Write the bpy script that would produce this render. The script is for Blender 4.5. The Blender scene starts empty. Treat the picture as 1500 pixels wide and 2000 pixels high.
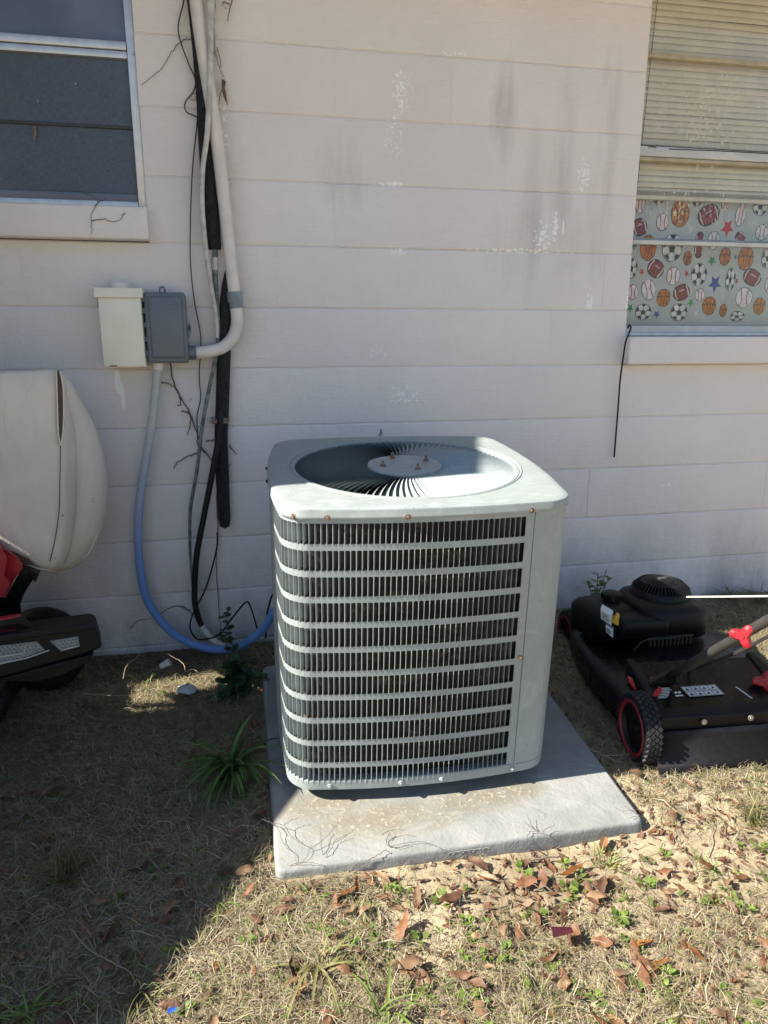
import bpy, bmesh, math, random
from mathutils import Vector, Matrix, noise, Euler
R = random.Random(7)
SC = bpy.context.scene
COL = SC.collection
rad = math.radians

# ------------------------------------------------------------------ camera
FOC = 1403.756                                   # focal length in pixels of the 1500 x 2000 photograph
CAM = Vector((-0.35776, -2.60488, 1.19648))
YAW, PIT, ROL = 0.201962, 0.247980, 0.001403
def cam_axes():
    cy, sy, cp, sp = math.cos(YAW), math.sin(YAW), math.cos(PIT), math.sin(PIT)
    f = Vector((sy*cp, cy*cp, -sp)); r = Vector((cy, -sy, 0)); u = r.cross(f)
    c, s = math.cos(ROL), math.sin(ROL)
    return c*r+s*u, -s*r+c*u, f
AX, AU, AF = cam_axes()
cd = bpy.data.cameras.new('camera'); cam = bpy.data.objects.new('camera', cd); COL.objects.link(cam)
cd.sensor_fit = 'VERTICAL'; cd.sensor_height = 36; cd.lens = FOC/2000*36
cd.clip_start = 0.05; cd.clip_end = 400
m = Matrix((AX, AU, -AF)).transposed().to_4x4(); m.translation = CAM; cam.matrix_world = m
SC.camera = cam

# ------------------------------------------------------------------ light
SUN_EL, SUN_M = 39.0, 0.08                      # elevation; sideways drift of the light per metre along the wall
ldir = Vector((1, SUN_M, 0)).normalized()*math.cos(rad(SUN_EL)); ldir.z = -math.sin(rad(SUN_EL))
W = bpy.data.worlds.new('World'); SC.world = W; W.use_nodes = True
nt = W.node_tree; bg = nt.nodes['Background']
sk = nt.nodes.new('ShaderNodeTexSky'); sk.sky_type = 'NISHITA'; sk.sun_disc = False
sk.sun_elevation = rad(SUN_EL); sk.sun_rotation = math.atan2(-ldir.x, -ldir.y)
sk.air_density = 1.0; sk.dust_density = 0.4; sk.ozone_density = 2.0
nt.links.new(sk.outputs[0], bg.inputs[0]); bg.inputs[1].default_value = 0.068
sl = bpy.data.lights.new('sun', 'SUN'); sl.energy = 5.0; sl.angle = rad(0.6); sl.color = (1, .94, .83)
so = bpy.data.objects.new('sun', sl); COL.objects.link(so); so.location = (-6, -1, 5)
so.rotation_euler = ldir.to_track_quat('-Z', 'Y').to_euler()
vs = SC.view_settings; vs.view_transform = 'Standard'; vs.look = 'None'; vs.exposure = 1.40; vs.gamma = 1; vs.use_curve_mapping = False
SC.cycles.max_bounces = 8; SC.cycles.transparent_max_bounces = 12

# ------------------------------------------------------------------ where things stand: a pixel ray met with a real plane
def ray(u): return (AX*((u[0]-750)/FOC) - AU*((u[1]-1000)/FOC) + AF)
def onY(u, Y=0.0):
    d = ray(u); return CAM + d*((Y-CAM.y)/d.y)
def onZ(u, Z=0.0):
    d = ray(u); return CAM + d*((Z-CAM.z)/d.z)
def onP(u, p, n):
    d = ray(u); return CAM + d*((Vector(p)-CAM).dot(n)/d.dot(n))

# the pad and the unit on it lean a little away from the house
PAD_O = Vector((-.3202, -1.2081, .0072)); PAD_T = -.009; PAD_TILT = .0746; PAD_S = .914
PX = Vector((math.cos(PAD_T), math.sin(PAD_T), 0)); PY = Vector((-math.sin(PAD_T), math.cos(PAD_T), 0))
PAD_R = Matrix.Rotation(PAD_T, 4, 'Z') @ Matrix.Rotation(PAD_TILT, 4, 'X'); PAD_M = Matrix.Translation(PAD_O) @ PAD_R; PAD_N = PAD_R.to_3x3() @ Vector((0, 0, 1))
def onPad(u, h=0.0): return onP(u, PAD_O+PAD_N*h, PAD_N)

# ------------------------------------------------------------------ materials
def srgb(r, g, b):
    f = lambda c: (c/12.92 if c <= .04045 else ((c+.055)/1.055)**2.4)
    return (f(r/255), f(g/255), f(b/255))
class NT:
    def __init__(s, name):
        s.m = bpy.data.materials.new(name); s.m.use_nodes = True; s.t = s.m.node_tree; s.b = s.t.nodes['Principled BSDF']
        s.co = s.t.nodes.new('ShaderNodeTexCoord')
        s.geo = None
    def n(s, typ, **k):
        x = s.t.nodes.new('ShaderNode'+typ)
        for a, v in k.items(): setattr(x, a, v)
        return x
    def l(s, a, b): s.t.links.new(a, b)
    def pos(s):
        if not s.geo: s.geo = s.n('NewGeometry')
        return s.geo.outputs['Position']
    def mapp(s, src, sc=(1, 1, 1), loc=(0, 0, 0)):
        x = s.n('Mapping'); s.l(src, x.inputs[0]); x.inputs['Scale'].default_value = sc; x.inputs['Location'].default_value = loc; return x.outputs[0]
    def noise(s, vec, sc, det=4, rough=.55, dist=0):
        x = s.n('TexNoise'); s.l(vec, x.inputs['Vector']); x.inputs['Scale'].default_value = sc; x.inputs['Detail'].default_value = det
        x.inputs['Roughness'].default_value = rough; x.inputs['Distortion'].default_value = dist; return x.outputs['Fac']
    def ramp(s, f, a, b, c0=(0, 0, 0), c1=(1, 1, 1)):
        x = s.n('ValToRGB'); s.l(f, x.inputs[0]); e = x.color_ramp.elements
        e[0].position = a; e[1].position = b; e[0].color = (*c0, 1); e[1].color = (*c1, 1); return x.outputs[0]
    def mix(s, f, a, b, bt='MIX'):
        x = s.n('Mix', data_type='RGBA', blend_type=bt)
        if isinstance(f, (int, float)): x.inputs[0].default_value = f
        else: s.l(f, x.inputs[0])
        for i, v in ((6, a), (7, b)):
            if isinstance(v, tuple): x.inputs[i].default_value = (*v, 1)
            else: s.l(v, x.inputs[i])
        return x.outputs[2]
    def math(s, op, a, b=None):
        x = s.n('Math', operation=op)
        for i, v in ((0, a), (1, b)):
            if v is None: continue
            if isinstance(v, (int, float)): x.inputs[i].default_value = v
            else: s.l(v, x.inputs[i])
        return x.outputs[0]
    def bump(s, h, st, dist=.01, prev=None):
        x = s.n('Bump'); s.l(h, x.inputs['Height']); x.inputs['Strength'].default_value = st; x.inputs['Distance'].default_value = dist
        if prev: s.l(prev, x.inputs['Normal'])
        return x.outputs[0]
    def sep(s, v):
        x = s.n('SeparateXYZ'); s.l(v, x.inputs[0]); return x.outputs
    def spot(s, X, Z, cx, cz, rx, rz):           # soft elliptical mask in wall coordinates, 1 in the middle
        a = s.math('DIVIDE', s.math('SUBTRACT', X, cx), rx); b = s.math('DIVIDE', s.math('SUBTRACT', Z, cz), rz)
        d = s.math('ADD', s.math('MULTIPLY', a, a), s.math('MULTIPLY', b, b))
        return s.math('MAXIMUM', s.math('SUBTRACT', 1.0, d), 0.0)
    def done(s, col=None, rough=None, nor=None, metal=None, **k):
        for nm, v in (('Base Color', col), ('Roughness', rough), ('Normal', nor), ('Metallic', metal)):
            if v is None: continue
            if isinstance(v, tuple): s.b.inputs[nm].default_value = (*v, 1)
            elif isinstance(v, (int, float)): s.b.inputs[nm].default_value = v
            else: s.l(v, s.b.inputs[nm])
        for a, v in k.items(): s.b.inputs[a].default_value = v
        return s.m
def grained(name, c, rough=.6, var=.18, sc=30, bump=.15, bsc=250, metal=0, c2=None, lo=.4, hi=.65, dist=.002):
    t = NT(name); P = t.pos()
    n = t.noise(P, sc, 5)
    c2 = c2 or tuple(x*(1-var*1.6) for x in c)
    col = t.mix(t.ramp(n, lo, hi), c2, c)
    return t.done(col, t.math('ADD', t.math('MULTIPLY', n, .25), rough-.12), t.bump(t.noise(P, bsc, 3), bump, dist), metal)
M = {}
def wall_mat():
    t = NT('painted_block'); P = t.pos(); x, y, z = t.sep(P)
    big = t.noise(P, 2.2, 5, .6); mid = t.noise(t.mapp(P, (1, 1, .35)), 9, 5)
    oi = t.n('ObjectInfo')
    col = t.mix(t.ramp(big, .3, .7), (.735, .68, .66), (.80, .75, .73))
    col = t.mix(t.math('MULTIPLY', oi.outputs['Random'], .12), col, (.62, .58, .57))
    # rain streaks with a shape of their own
    st = None
    for (u, v, rx, rz, k) in ((990, 215, .045, .20, .9), (968, 215, .03, .13, .6), (1105, 240, .05, .22, .5), (1192, 225, .05, .3, .6), (1040, 420, .05, .34, .6), (1100, 430, .045, .26, .6),
                              (1125, 490, .04, .16, .45), (655, 330, .1, .14, .38), (1000, 470, .12, .2, .4), (1170, 420, .06, .3, .4), (690, 360, .07, .1, .3), (1085, 330, .04, .2, .4)):
        p = onY((u, v)); s = t.math('MULTIPLY', t.spot(x, z, p.x, p.z, rx, rz), k); st = s if st is None else t.math('ADD', st, s)
    stn = t.math('MULTIPLY', st, t.ramp(t.noise(t.mapp(P, (1, 1, .14)), 16, 5, .65), .36, .7))
    col = t.mix(t.math('MINIMUM', t.math('MULTIPLY', stn, .62), .62), col, (.27, .255, .25))
    # grime and mildew near the ground
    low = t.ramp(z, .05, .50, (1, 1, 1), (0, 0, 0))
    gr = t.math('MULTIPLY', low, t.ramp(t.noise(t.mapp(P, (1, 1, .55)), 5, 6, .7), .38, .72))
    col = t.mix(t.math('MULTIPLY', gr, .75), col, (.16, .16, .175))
    # flaked spots showing a whiter coat
    ch = None
    for (u, v, rx, rz, k) in ((785, 170, .055, .12, 1), (770, 265, .05, .12, .9), (765, 360, .07, .014, 1.3), (1140, 345, .035, .09, 1.2), (1060, 465, .05, .09, 1.1), (1085, 440, .014, .07, 1.4), (1010, 490, .3, .012, 1.3),
                              (1150, 590, .012, .08, 1.2), (1225, 590, .012, .05, 1.5), (790, 770, .1, .07, .95), (740, 690, .06, .04, .8), (775, 492, .06, .02, 1.2), (880, 104, .1, .01, 1), (440, 250, .012, .2, 1.0), (1300, 946, .08, .01, 1)):
        p = onY((u, v)); s = t.math('MULTIPLY', t.spot(x, z, p.x, p.z, rx, rz), k); ch = s if ch is None else t.math('MAXIMUM', ch, s)
    fl = t.noise(P, 75, 4, .6)
    cm = t.ramp(t.math('ADD', t.math('MULTIPLY', ch, .2), fl), .715, .735)
    col = t.mix(cm, col, (.90, .90, .89))
    drip = None
    for (u, v, rx, rz) in ((230, 745, .012, .05), (240, 775, .009, .055), (1100, 445, .004, .03), (1155, 590, .006, .03)):
        p = onY((u, v)); s = t.spot(x, z, p.x, p.z, rx, rz); drip = s if drip is None else t.math('MAXIMUM', drip, s)
    col = t.mix(t.ramp(t.math('ADD', drip, t.math('MULTIPLY', t.noise(P, 120, 3), .5)), .45, .62), col, (.90, .90, .88))
    # specks
    col = t.mix(t.ramp(t.noise(P, 140, 2), .77, .8), col, (.3, .28, .27))
    brush = t.noise(t.mapp(P, (9, 9, 170)), 1.0, 4, .6, .4); pit = t.noise(P, 130, 4, .65); soft = t.noise(P, 22, 3)
    b = t.bump(brush, .6, .004); b = t.bump(pit, .5, .0035, b); b = t.bump(soft, .45, .008, b)
    return t.done(col, .62, b)
M['wall'] = wall_mat()
def pad_mat():
    t = NT('pad_concrete'); P = t.pos(); x, y, z = t.sep(P)
    n = t.noise(P, 6, 6, .6); f = t.noise(P, 90, 4, .7)
    col = t.mix(t.ramp(n, .35, .68), (.225, .23, .22), (.325, .325, .31))
    st = None
    for (u, v, rx, ry) in ((760, 1600, .26, .085), (640, 1570, .2, .07), (930, 1560, .2, .07), (1010, 1540, .1, .06)):
        p = onPad((u, v)); s = t.spot(x, y, p.x, p.y, rx, ry); st = s if st is None else t.math('MAXIMUM', st, s)
    s1 = t.ramp(t.math('MULTIPLY', st, t.math('ADD', t.noise(P, 11, 6, .7), t.math('MULTIPLY', f, .35))), .1, .62)
    col = t.mix(t.math('MULTIPLY', s1, .8), col, (.19, .165, .12))
    col = t.mix(t.math('MULTIPLY', t.ramp(f, .55, .63), s1), col, (.36, .33, .25))
    wp = t.noise(t.mapp(P, (1, 1.6, 1)), 7, 3, .5, 2.2)
    col = t.mix(t.math('MULTIPLY', t.ramp(wp, .55, .7), .3), col, (.37, .37, .355))
    b = t.bump(f, .5, .004); b = t.bump(wp, .35, .010, b); b = t.bump(n, .15, .012, b)
    return t.done(col, .72, b)
M['pad'] = pad_mat()
def ac_mat(name, c, rough=.42):
    t = NT(name); P = t.pos(); n = t.noise(P, 7, 6, .65); f = t.noise(P, 160, 3, .6); sm = t.noise(t.mapp(P, (1, 2.4, .6)), 16, 4, .6, 1.4)
    col = t.mix(t.ramp(n, .35, .7), tuple(v*.88 for v in c), c)
    col = t.mix(t.math('MULTIPLY', t.ramp(sm, .5, .7), .65), col, tuple(min(.75, v*1.22) for v in c))
    col = t.mix(t.math('MULTIPLY', t.ramp(f, .62, .70), .5), col, (.16, .15, .12))
    return t.done(col, t.math('ADD', t.math('MULTIPLY', sm, .3), rough-.1), t.bump(t.noise(P, 5, 2), .06, .01, t.bump(f, .05, .001)))
M['ac'] = ac_mat('grey_green_enamel', (.32, .36, .36)); M['ac_lid'] = ac_mat('faded_lid_enamel', (.315, .35, .342), .5)
def coil_mat():
    t = NT('coil_fins'); P = t.pos(); x, y, z = t.sep(P)
    w = t.math('SINE', t.math('MULTIPLY', z, 2100.0)); n = t.noise(P, 9, 5, .7); n2 = t.noise(P, 60, 4, .7)
    col = t.mix(t.ramp(w, .35, .6), (.016, .015, .013), (.055, .046, .036))
    col = t.mix(t.math('MULTIPLY', t.ramp(n, .5, .68), t.ramp(n2, .45, .62)), col, (.23, .19, .14))
    return t.done(col, .6)
M['coil'] = coil_mat()
def sand_mat():
    t = NT('sandy_soil'); P = t.pos(); x, y, z = t.sep(P)
    big = t.noise(P, 2.4, 6, .65); mid = t.noise(P, 14, 5, .65); f = t.noise(P, 240, 3, .7)
    col = t.mix(t.ramp(big, .42, .66), (.27, .21, .13), (.52, .43, .285))
    col = t.mix(t.math('MULTIPLY', t.ramp(mid, .5, .68), .75), col, (.10, .075, .05))
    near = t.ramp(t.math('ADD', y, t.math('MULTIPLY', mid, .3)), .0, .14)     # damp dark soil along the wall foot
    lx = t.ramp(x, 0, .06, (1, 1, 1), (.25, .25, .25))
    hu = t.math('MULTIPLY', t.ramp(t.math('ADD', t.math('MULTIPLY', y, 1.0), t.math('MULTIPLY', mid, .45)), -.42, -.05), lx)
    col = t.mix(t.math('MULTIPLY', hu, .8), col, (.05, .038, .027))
    col = t.mix(t.ramp(f, .62, .7), col, (.55, .48, .36)); col = t.mix(t.ramp(t.noise(P, 150, 2), .68, .72), col, (.05, .04, .03))
    b = t.bump(f, .5, .004); b = t.bump(mid, .5, .02, b)
    return t.done(col, .92, b)
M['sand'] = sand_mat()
def attr_mat(name, rough=.75, trans=0.0):
    t = NT(name); a = t.n('Attribute', attribute_name='Col'); P = t.pos()
    n = t.noise(P, 160, 3)
    col = t.mix(t.math('MULTIPLY', n, .35), a.outputs['Color'], (.12, .10, .07))
    m_ = t.done(col, rough)
    if trans:
        tr = t.n('BsdfTranslucent'); t.l(a.outputs['Color'], tr.inputs[0]); mx = t.n('MixShader'); mx.inputs[0].default_value = trans
        out = [n for n in t.t.nodes if n.type == 'OUTPUT_MATERIAL'][0]
        t.l(t.b.outputs[0], mx.inputs[1]); t.l(tr.outputs[0], mx.inputs[2]); t.l(mx.outputs[0], out.inputs[0])
    return m_
M['straw'] = attr_mat('dry_straw', .8, .12)
def leaf_mat(name, c, c2, trans=.2, rough=.6, sc=40):
    t = NT(name); P = t.co.outputs['Object']; n = t.noise(P, sc, 5, .65); oi = t.n('ObjectInfo')
    col = t.mix(t.ramp(n, .38, .66), c, c2)
    hv = t.n('HueSaturation'); t.l(col, hv.inputs['Color']); t.l(t.math('ADD', t.math('MULTIPLY', oi.outputs['Random'], .7), .62), hv.inputs['Value'])
    col = hv.outputs[0]
    m_ = t.done(col, rough, t.bump(t.noise(P, 120, 3), .3, .002))
    tr = t.n('BsdfTranslucent'); t.l(col, tr.inputs[0]); mx = t.n('MixShader'); mx.inputs[0].default_value = trans
    out = [n for n in t.t.nodes if n.type == 'OUTPUT_MATERIAL'][0]
    t.l(t.b.outputs[0], mx.inputs[1]); t.l(tr.outputs[0], mx.inputs[2]); t.l(mx.outputs[0], out.inputs[0])
    return m_
M['leaf1'] = leaf_mat('oak_leaf_rust', (.13, .055, .026), (.235, .11, .052)); M['leaf2'] = leaf_mat('oak_leaf_tan', (.19, .11, .06), (.29, .18, .10))
M['leaf3'] = leaf_mat('oak_leaf_dark', (.10, .05, .03), (.21, .11, .06)); M['leaf4'] = leaf_mat('oak_leaf_orange', (.20, .075, .018), (.29, .125, .035), rough=.4)
M['green'] = leaf_mat('weed_green', (.13, .20, .035), (.22, .30, .06), .3); M['dkgreen'] = leaf_mat('shrub_green', (.03, .075, .026), (.06, .125, .042), .22, .45)
M['blade'] = leaf_mat('lily_blade_green', (.075, .15, .035), (.14, .23, .06), .3, .45); M['olive'] = leaf_mat('tuft_olive', (.12, .13, .04), (.25, .22, .09), .25)
M['twig'] = grained('dead_twig', (.20, .155, .115), .8); M['vine'] = grained('dry_vine', (.13, .10, .08), .8); M['palevine'] = grained('bleached_twig', (.42, .35, .24), .8)
M['pvc'] = grained('painted_pvc', (.76, .70, .65), .5, .1, 12, .08); M['cream'] = grained('cream_enamel', (.86, .82, .68), .4, .07, 6, .06)
M['greyplastic'] = grained('grey_plastic', (.13, .155, .185), .38, .06, 10, .1, 400); M['ltgreyplastic'] = grained('light_grey_plastic', (.25, .30, .34), .45)
M['foam'] = grained('black_foam', (.008, .008, .009), .85, .2, 60, .8, 120, c2=(.016, .016, .018), dist=.006)
M['blackrubber'] = grained('black_rubber', (.009, .009, .011), .55, .2, 60, .2); M['copper'] = grained('weathered_tube', (.20, .23, .22), .5, .3, 45, .2, c2=(.06, .08, .075))
M['whitetube'] = grained('painted_tube', (.60, .58, .54), .5, .2, 40, .15); M['rust'] = grained('rusty_steel', (.13, .06, .035), .7, .4, 120, .4, c2=(.24, .18, .14))
M['blackpaint'] = grained('black_paint', (.005, .005, .006), .28, .2, 40, .05); M['blackplastic'] = grained('black_plastic', (.006, .006, .007), .5, .2, 40, .25, 600)
M['red'] = grained('red_plastic', (.38, .012, .024), .4, .1, 20, .05); M['steel'] = grained('zinc_steel', (.55, .55, .55), .35, .1, 60, .05, metal=.9)
M['gunmetal'] = grained('dull_grey_tube', (.05, .048, .045), .45, .2, 30, .05); M['alu'] = grained('aluminium', (.62, .64, .67), .42, .1, 30, .08, metal=.75)
M['brown'] = grained('engine_guard_brown', (.05, .042, .028), .5, .2, 40, .1); M['white'] = grained('white_print', (.72, .72, .70), .5, .05); M['yellow'] = grained('yellow_print', (.72, .46, .03), .5, .05)
M['winwhite'] = grained('window_white', (.62, .62, .60), .45, .1, 14, .1); M['wingold'] = grained('window_champagne', (.50, .42, .29), .42, .15, 20, .1)
M['blindslat'] = grained('blind_cream', (.74, .68, .53), .5, .08, 9, .05); M['wood'] = grained('shade_fence_wood', (.26, .22, .17), .85, .3, 9, .4, 60)
M['roof'] = grained('roof_shingle', (.16, .15, .145), .9, .3, 25, .5, 60); M['soffit'] = grained('soffit_white', (.68, .65, .60), .7, .08, 6, .1)
M['darkroom'] = grained('dark_inside', (.02, .02, .02), .9); M['rope'] = grained('white_rope', (.78, .77, .74), .7, .1, 300, .5, 900); M['hexgrey'] = grained('hex_reflector', (.20, .23, .22), .35, .2, 60, .1)
for _k in ('blackplastic', 'blackrubber', 'blackpaint'): M[_k].node_tree.nodes['Principled BSDF'].inputs['Specular IOR Level'].default_value = .3
M['rimred'] = grained('rim_red', (.24, .008, .014), .5, .1, 20, .05); M['tread'] = grained('tyre_tread', (.022, .022, .023), .7, .2, 60, .2)
M['trashwhite'] = grained('white_scrap', (.70, .70, .70), .6); M['trashred'] = grained('dark_red_scrap', (.07, .012, .018), .5); M['trashblue'] = grained('blue_scrap', (.03, .10, .45), .4)
def canvas_mat():
    t = NT('beige_canvas'); P = t.pos(); x, y, z = t.sep(P)
    wx = t.noise(t.mapp(P, (900, 900, 90)), 1, 2); wz = t.noise(t.mapp(P, (90, 90, 900)), 1, 2); n = t.noise(P, 4, 5, .6); f = t.noise(t.mapp(P, (1, 1, .35)), 13, 4, .55, .8)
    col = t.mix(t.ramp(n, .35, .7), (.66, .585, .50), (.76, .69, .605))
    col = t.mix(t.ramp(t.noise(P, 55, 3), .72, .76), col, (.3, .26, .22))
    b = t.bump(t.math('ADD', wx, wz), .2, .002); b = t.bump(f, .35, .02, b); b = t.bump(t.noise(t.mapp(P, (1.6, 1.6, .6)), 5, 2, .5, .4), .4, .04, b)
    return t.done(col, .85, b)
M['canvas'] = canvas_mat(); M['canvasdark'] = grained('brown_lining', (.10, .065, .045), .8)
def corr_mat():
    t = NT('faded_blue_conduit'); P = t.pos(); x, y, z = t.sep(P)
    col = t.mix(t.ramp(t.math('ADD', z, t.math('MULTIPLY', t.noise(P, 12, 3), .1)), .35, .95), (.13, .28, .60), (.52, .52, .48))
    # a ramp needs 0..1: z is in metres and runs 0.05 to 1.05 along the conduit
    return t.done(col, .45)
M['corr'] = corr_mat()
def screen_mat():
    t = NT('insect_screen'); P = t.pos(); x, y, z = t.sep(P)
    g = t.noise(t.mapp(P, (420, 1, 60)), 1, 2); g2 = t.noise(t.mapp(P, (60, 1, 420)), 1, 2); n = t.noise(P, 3, 5, .6)
    col = t.mix(t.ramp(t.math('MULTIPLY', t.math('ADD', g, g2), .5), .35, .65), (.045, .060, .092), (.105, .132, .18))  # blue tone carries the sky reflection of the window
    col = t.mix(t.math('MULTIPLY', t.ramp(n, .45, .7), .35), col, (.17, .19, .225))
    col = t.mix(t.ramp(t.noise(t.mapp(P, (1, 1, .4)), 60, 4), .73, .76), col, (.4, .4, .4))
    return t.done(col, .55)
M['screen'] = screen_mat()
def glass_mat(name, glint_haze):
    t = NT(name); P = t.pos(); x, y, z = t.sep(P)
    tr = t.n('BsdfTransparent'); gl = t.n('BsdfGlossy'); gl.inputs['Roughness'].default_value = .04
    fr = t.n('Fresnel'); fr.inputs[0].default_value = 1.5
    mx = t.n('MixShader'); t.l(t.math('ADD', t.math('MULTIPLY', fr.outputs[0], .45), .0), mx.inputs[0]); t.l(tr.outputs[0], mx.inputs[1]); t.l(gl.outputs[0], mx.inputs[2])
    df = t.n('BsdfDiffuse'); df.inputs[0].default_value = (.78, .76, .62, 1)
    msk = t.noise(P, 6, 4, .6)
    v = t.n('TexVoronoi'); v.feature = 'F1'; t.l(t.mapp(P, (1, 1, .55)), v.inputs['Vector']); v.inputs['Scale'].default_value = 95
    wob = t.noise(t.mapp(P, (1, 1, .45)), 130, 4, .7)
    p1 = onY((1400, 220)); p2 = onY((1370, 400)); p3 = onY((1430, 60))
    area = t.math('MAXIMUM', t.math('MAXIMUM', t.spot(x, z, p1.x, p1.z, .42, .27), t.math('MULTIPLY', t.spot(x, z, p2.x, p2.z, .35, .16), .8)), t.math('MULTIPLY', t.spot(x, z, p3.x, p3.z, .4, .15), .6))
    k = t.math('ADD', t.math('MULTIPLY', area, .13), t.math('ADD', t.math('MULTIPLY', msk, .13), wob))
    sp = t.ramp(k, .765, .80)  # pale flecks painted in for reflections of sunlit leaves
    haze = t.math('MULTIPLY', t.noise(P, 9, 5, .6), (.02*glint_haze))
    fac = t.math('MAXIMUM', t.math('MULTIPLY', sp, .85*glint_haze), haze)
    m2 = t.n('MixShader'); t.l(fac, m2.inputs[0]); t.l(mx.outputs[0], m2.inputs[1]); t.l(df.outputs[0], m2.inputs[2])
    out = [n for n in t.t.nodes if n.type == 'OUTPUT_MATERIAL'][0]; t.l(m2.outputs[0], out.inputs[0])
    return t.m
M['glass'] = glass_mat('leaf_glint_window_glass', 1.0); M['skyglass'] = grained('sky_tinted_glass', (.15, .18, .26), .18, .2, 3, .02)  # blue of the second glass stands in for its sky reflection
M['fabric'] = grained('curtain_grey_fabric', (.50, .53, .52), .8, .1, 8, .2, 500)
for nm, c in (('p_black', (.008, .009, .010)), ('p_white', (.78, .79, .78)), ('p_orange', (.60, .19, .02)), ('p_maroon', (.27, .03, .03)), ('p_red', (.60, .015, .04)), ('p_blue', (.015, .05, .30)), ('p_green', (.03, .27, .07)), ('p_pale', (.64, .66, .65))):
    M[nm] = grained(nm.replace('p_', 'fabric_print_'), c, .8, .15, 60, .1, 500)

# ------------------------------------------------------------------ mesh helpers
def link(o, parent=None):
    COL.objects.link(o)
    if parent is not None: o.parent = parent
    return o
def mesh(name, V, F, mats, parent=None, smooth=False, mi=None, cols=None):
    me = bpy.data.meshes.new(name); me.from_pydata([tuple(v) for v in V], [], F); me.update()
    for k in (mats if isinstance(mats, (list, tuple)) else [mats]): me.materials.append(M[k])
    if mi: me.polygons.foreach_set('material_index', mi)
    if smooth is True: me.polygons.foreach_set('use_smooth', [True]*len(F))
    if cols is not None:
        a = me.color_attributes.new('Col', 'FLOAT_COLOR', 'POINT'); a.data.foreach_set('color', [c for v in cols for c in (*v, 1.0)])
    o = bpy.data.objects.new(name, me)
    if smooth == 'auto': shade_auto(o)
    return link(o, parent)
def shade_auto(o, ang=35):
    me = o.data; bm = bmesh.new(); bm.from_mesh(me)
    for f in bm.faces: f.smooth = True
    for e in bm.edges:
        if len(e.link_faces) == 2 and e.calc_face_angle(0) > rad(ang): e.smooth = False
    bm.to_mesh(me); bm.free()
def empty(name, loc=(0, 0, 0), parent=None):
    o = bpy.data.objects.new(name, None); o.empty_display_size = .1; o.location = loc; return link(o, parent)
def tag(o, label=None, cat=None, group=None, kind=None):
    for k, v in (('label', label), ('category', cat), ('group', group), ('kind', kind)):
        if v: o[k] = v
    return o
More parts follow.
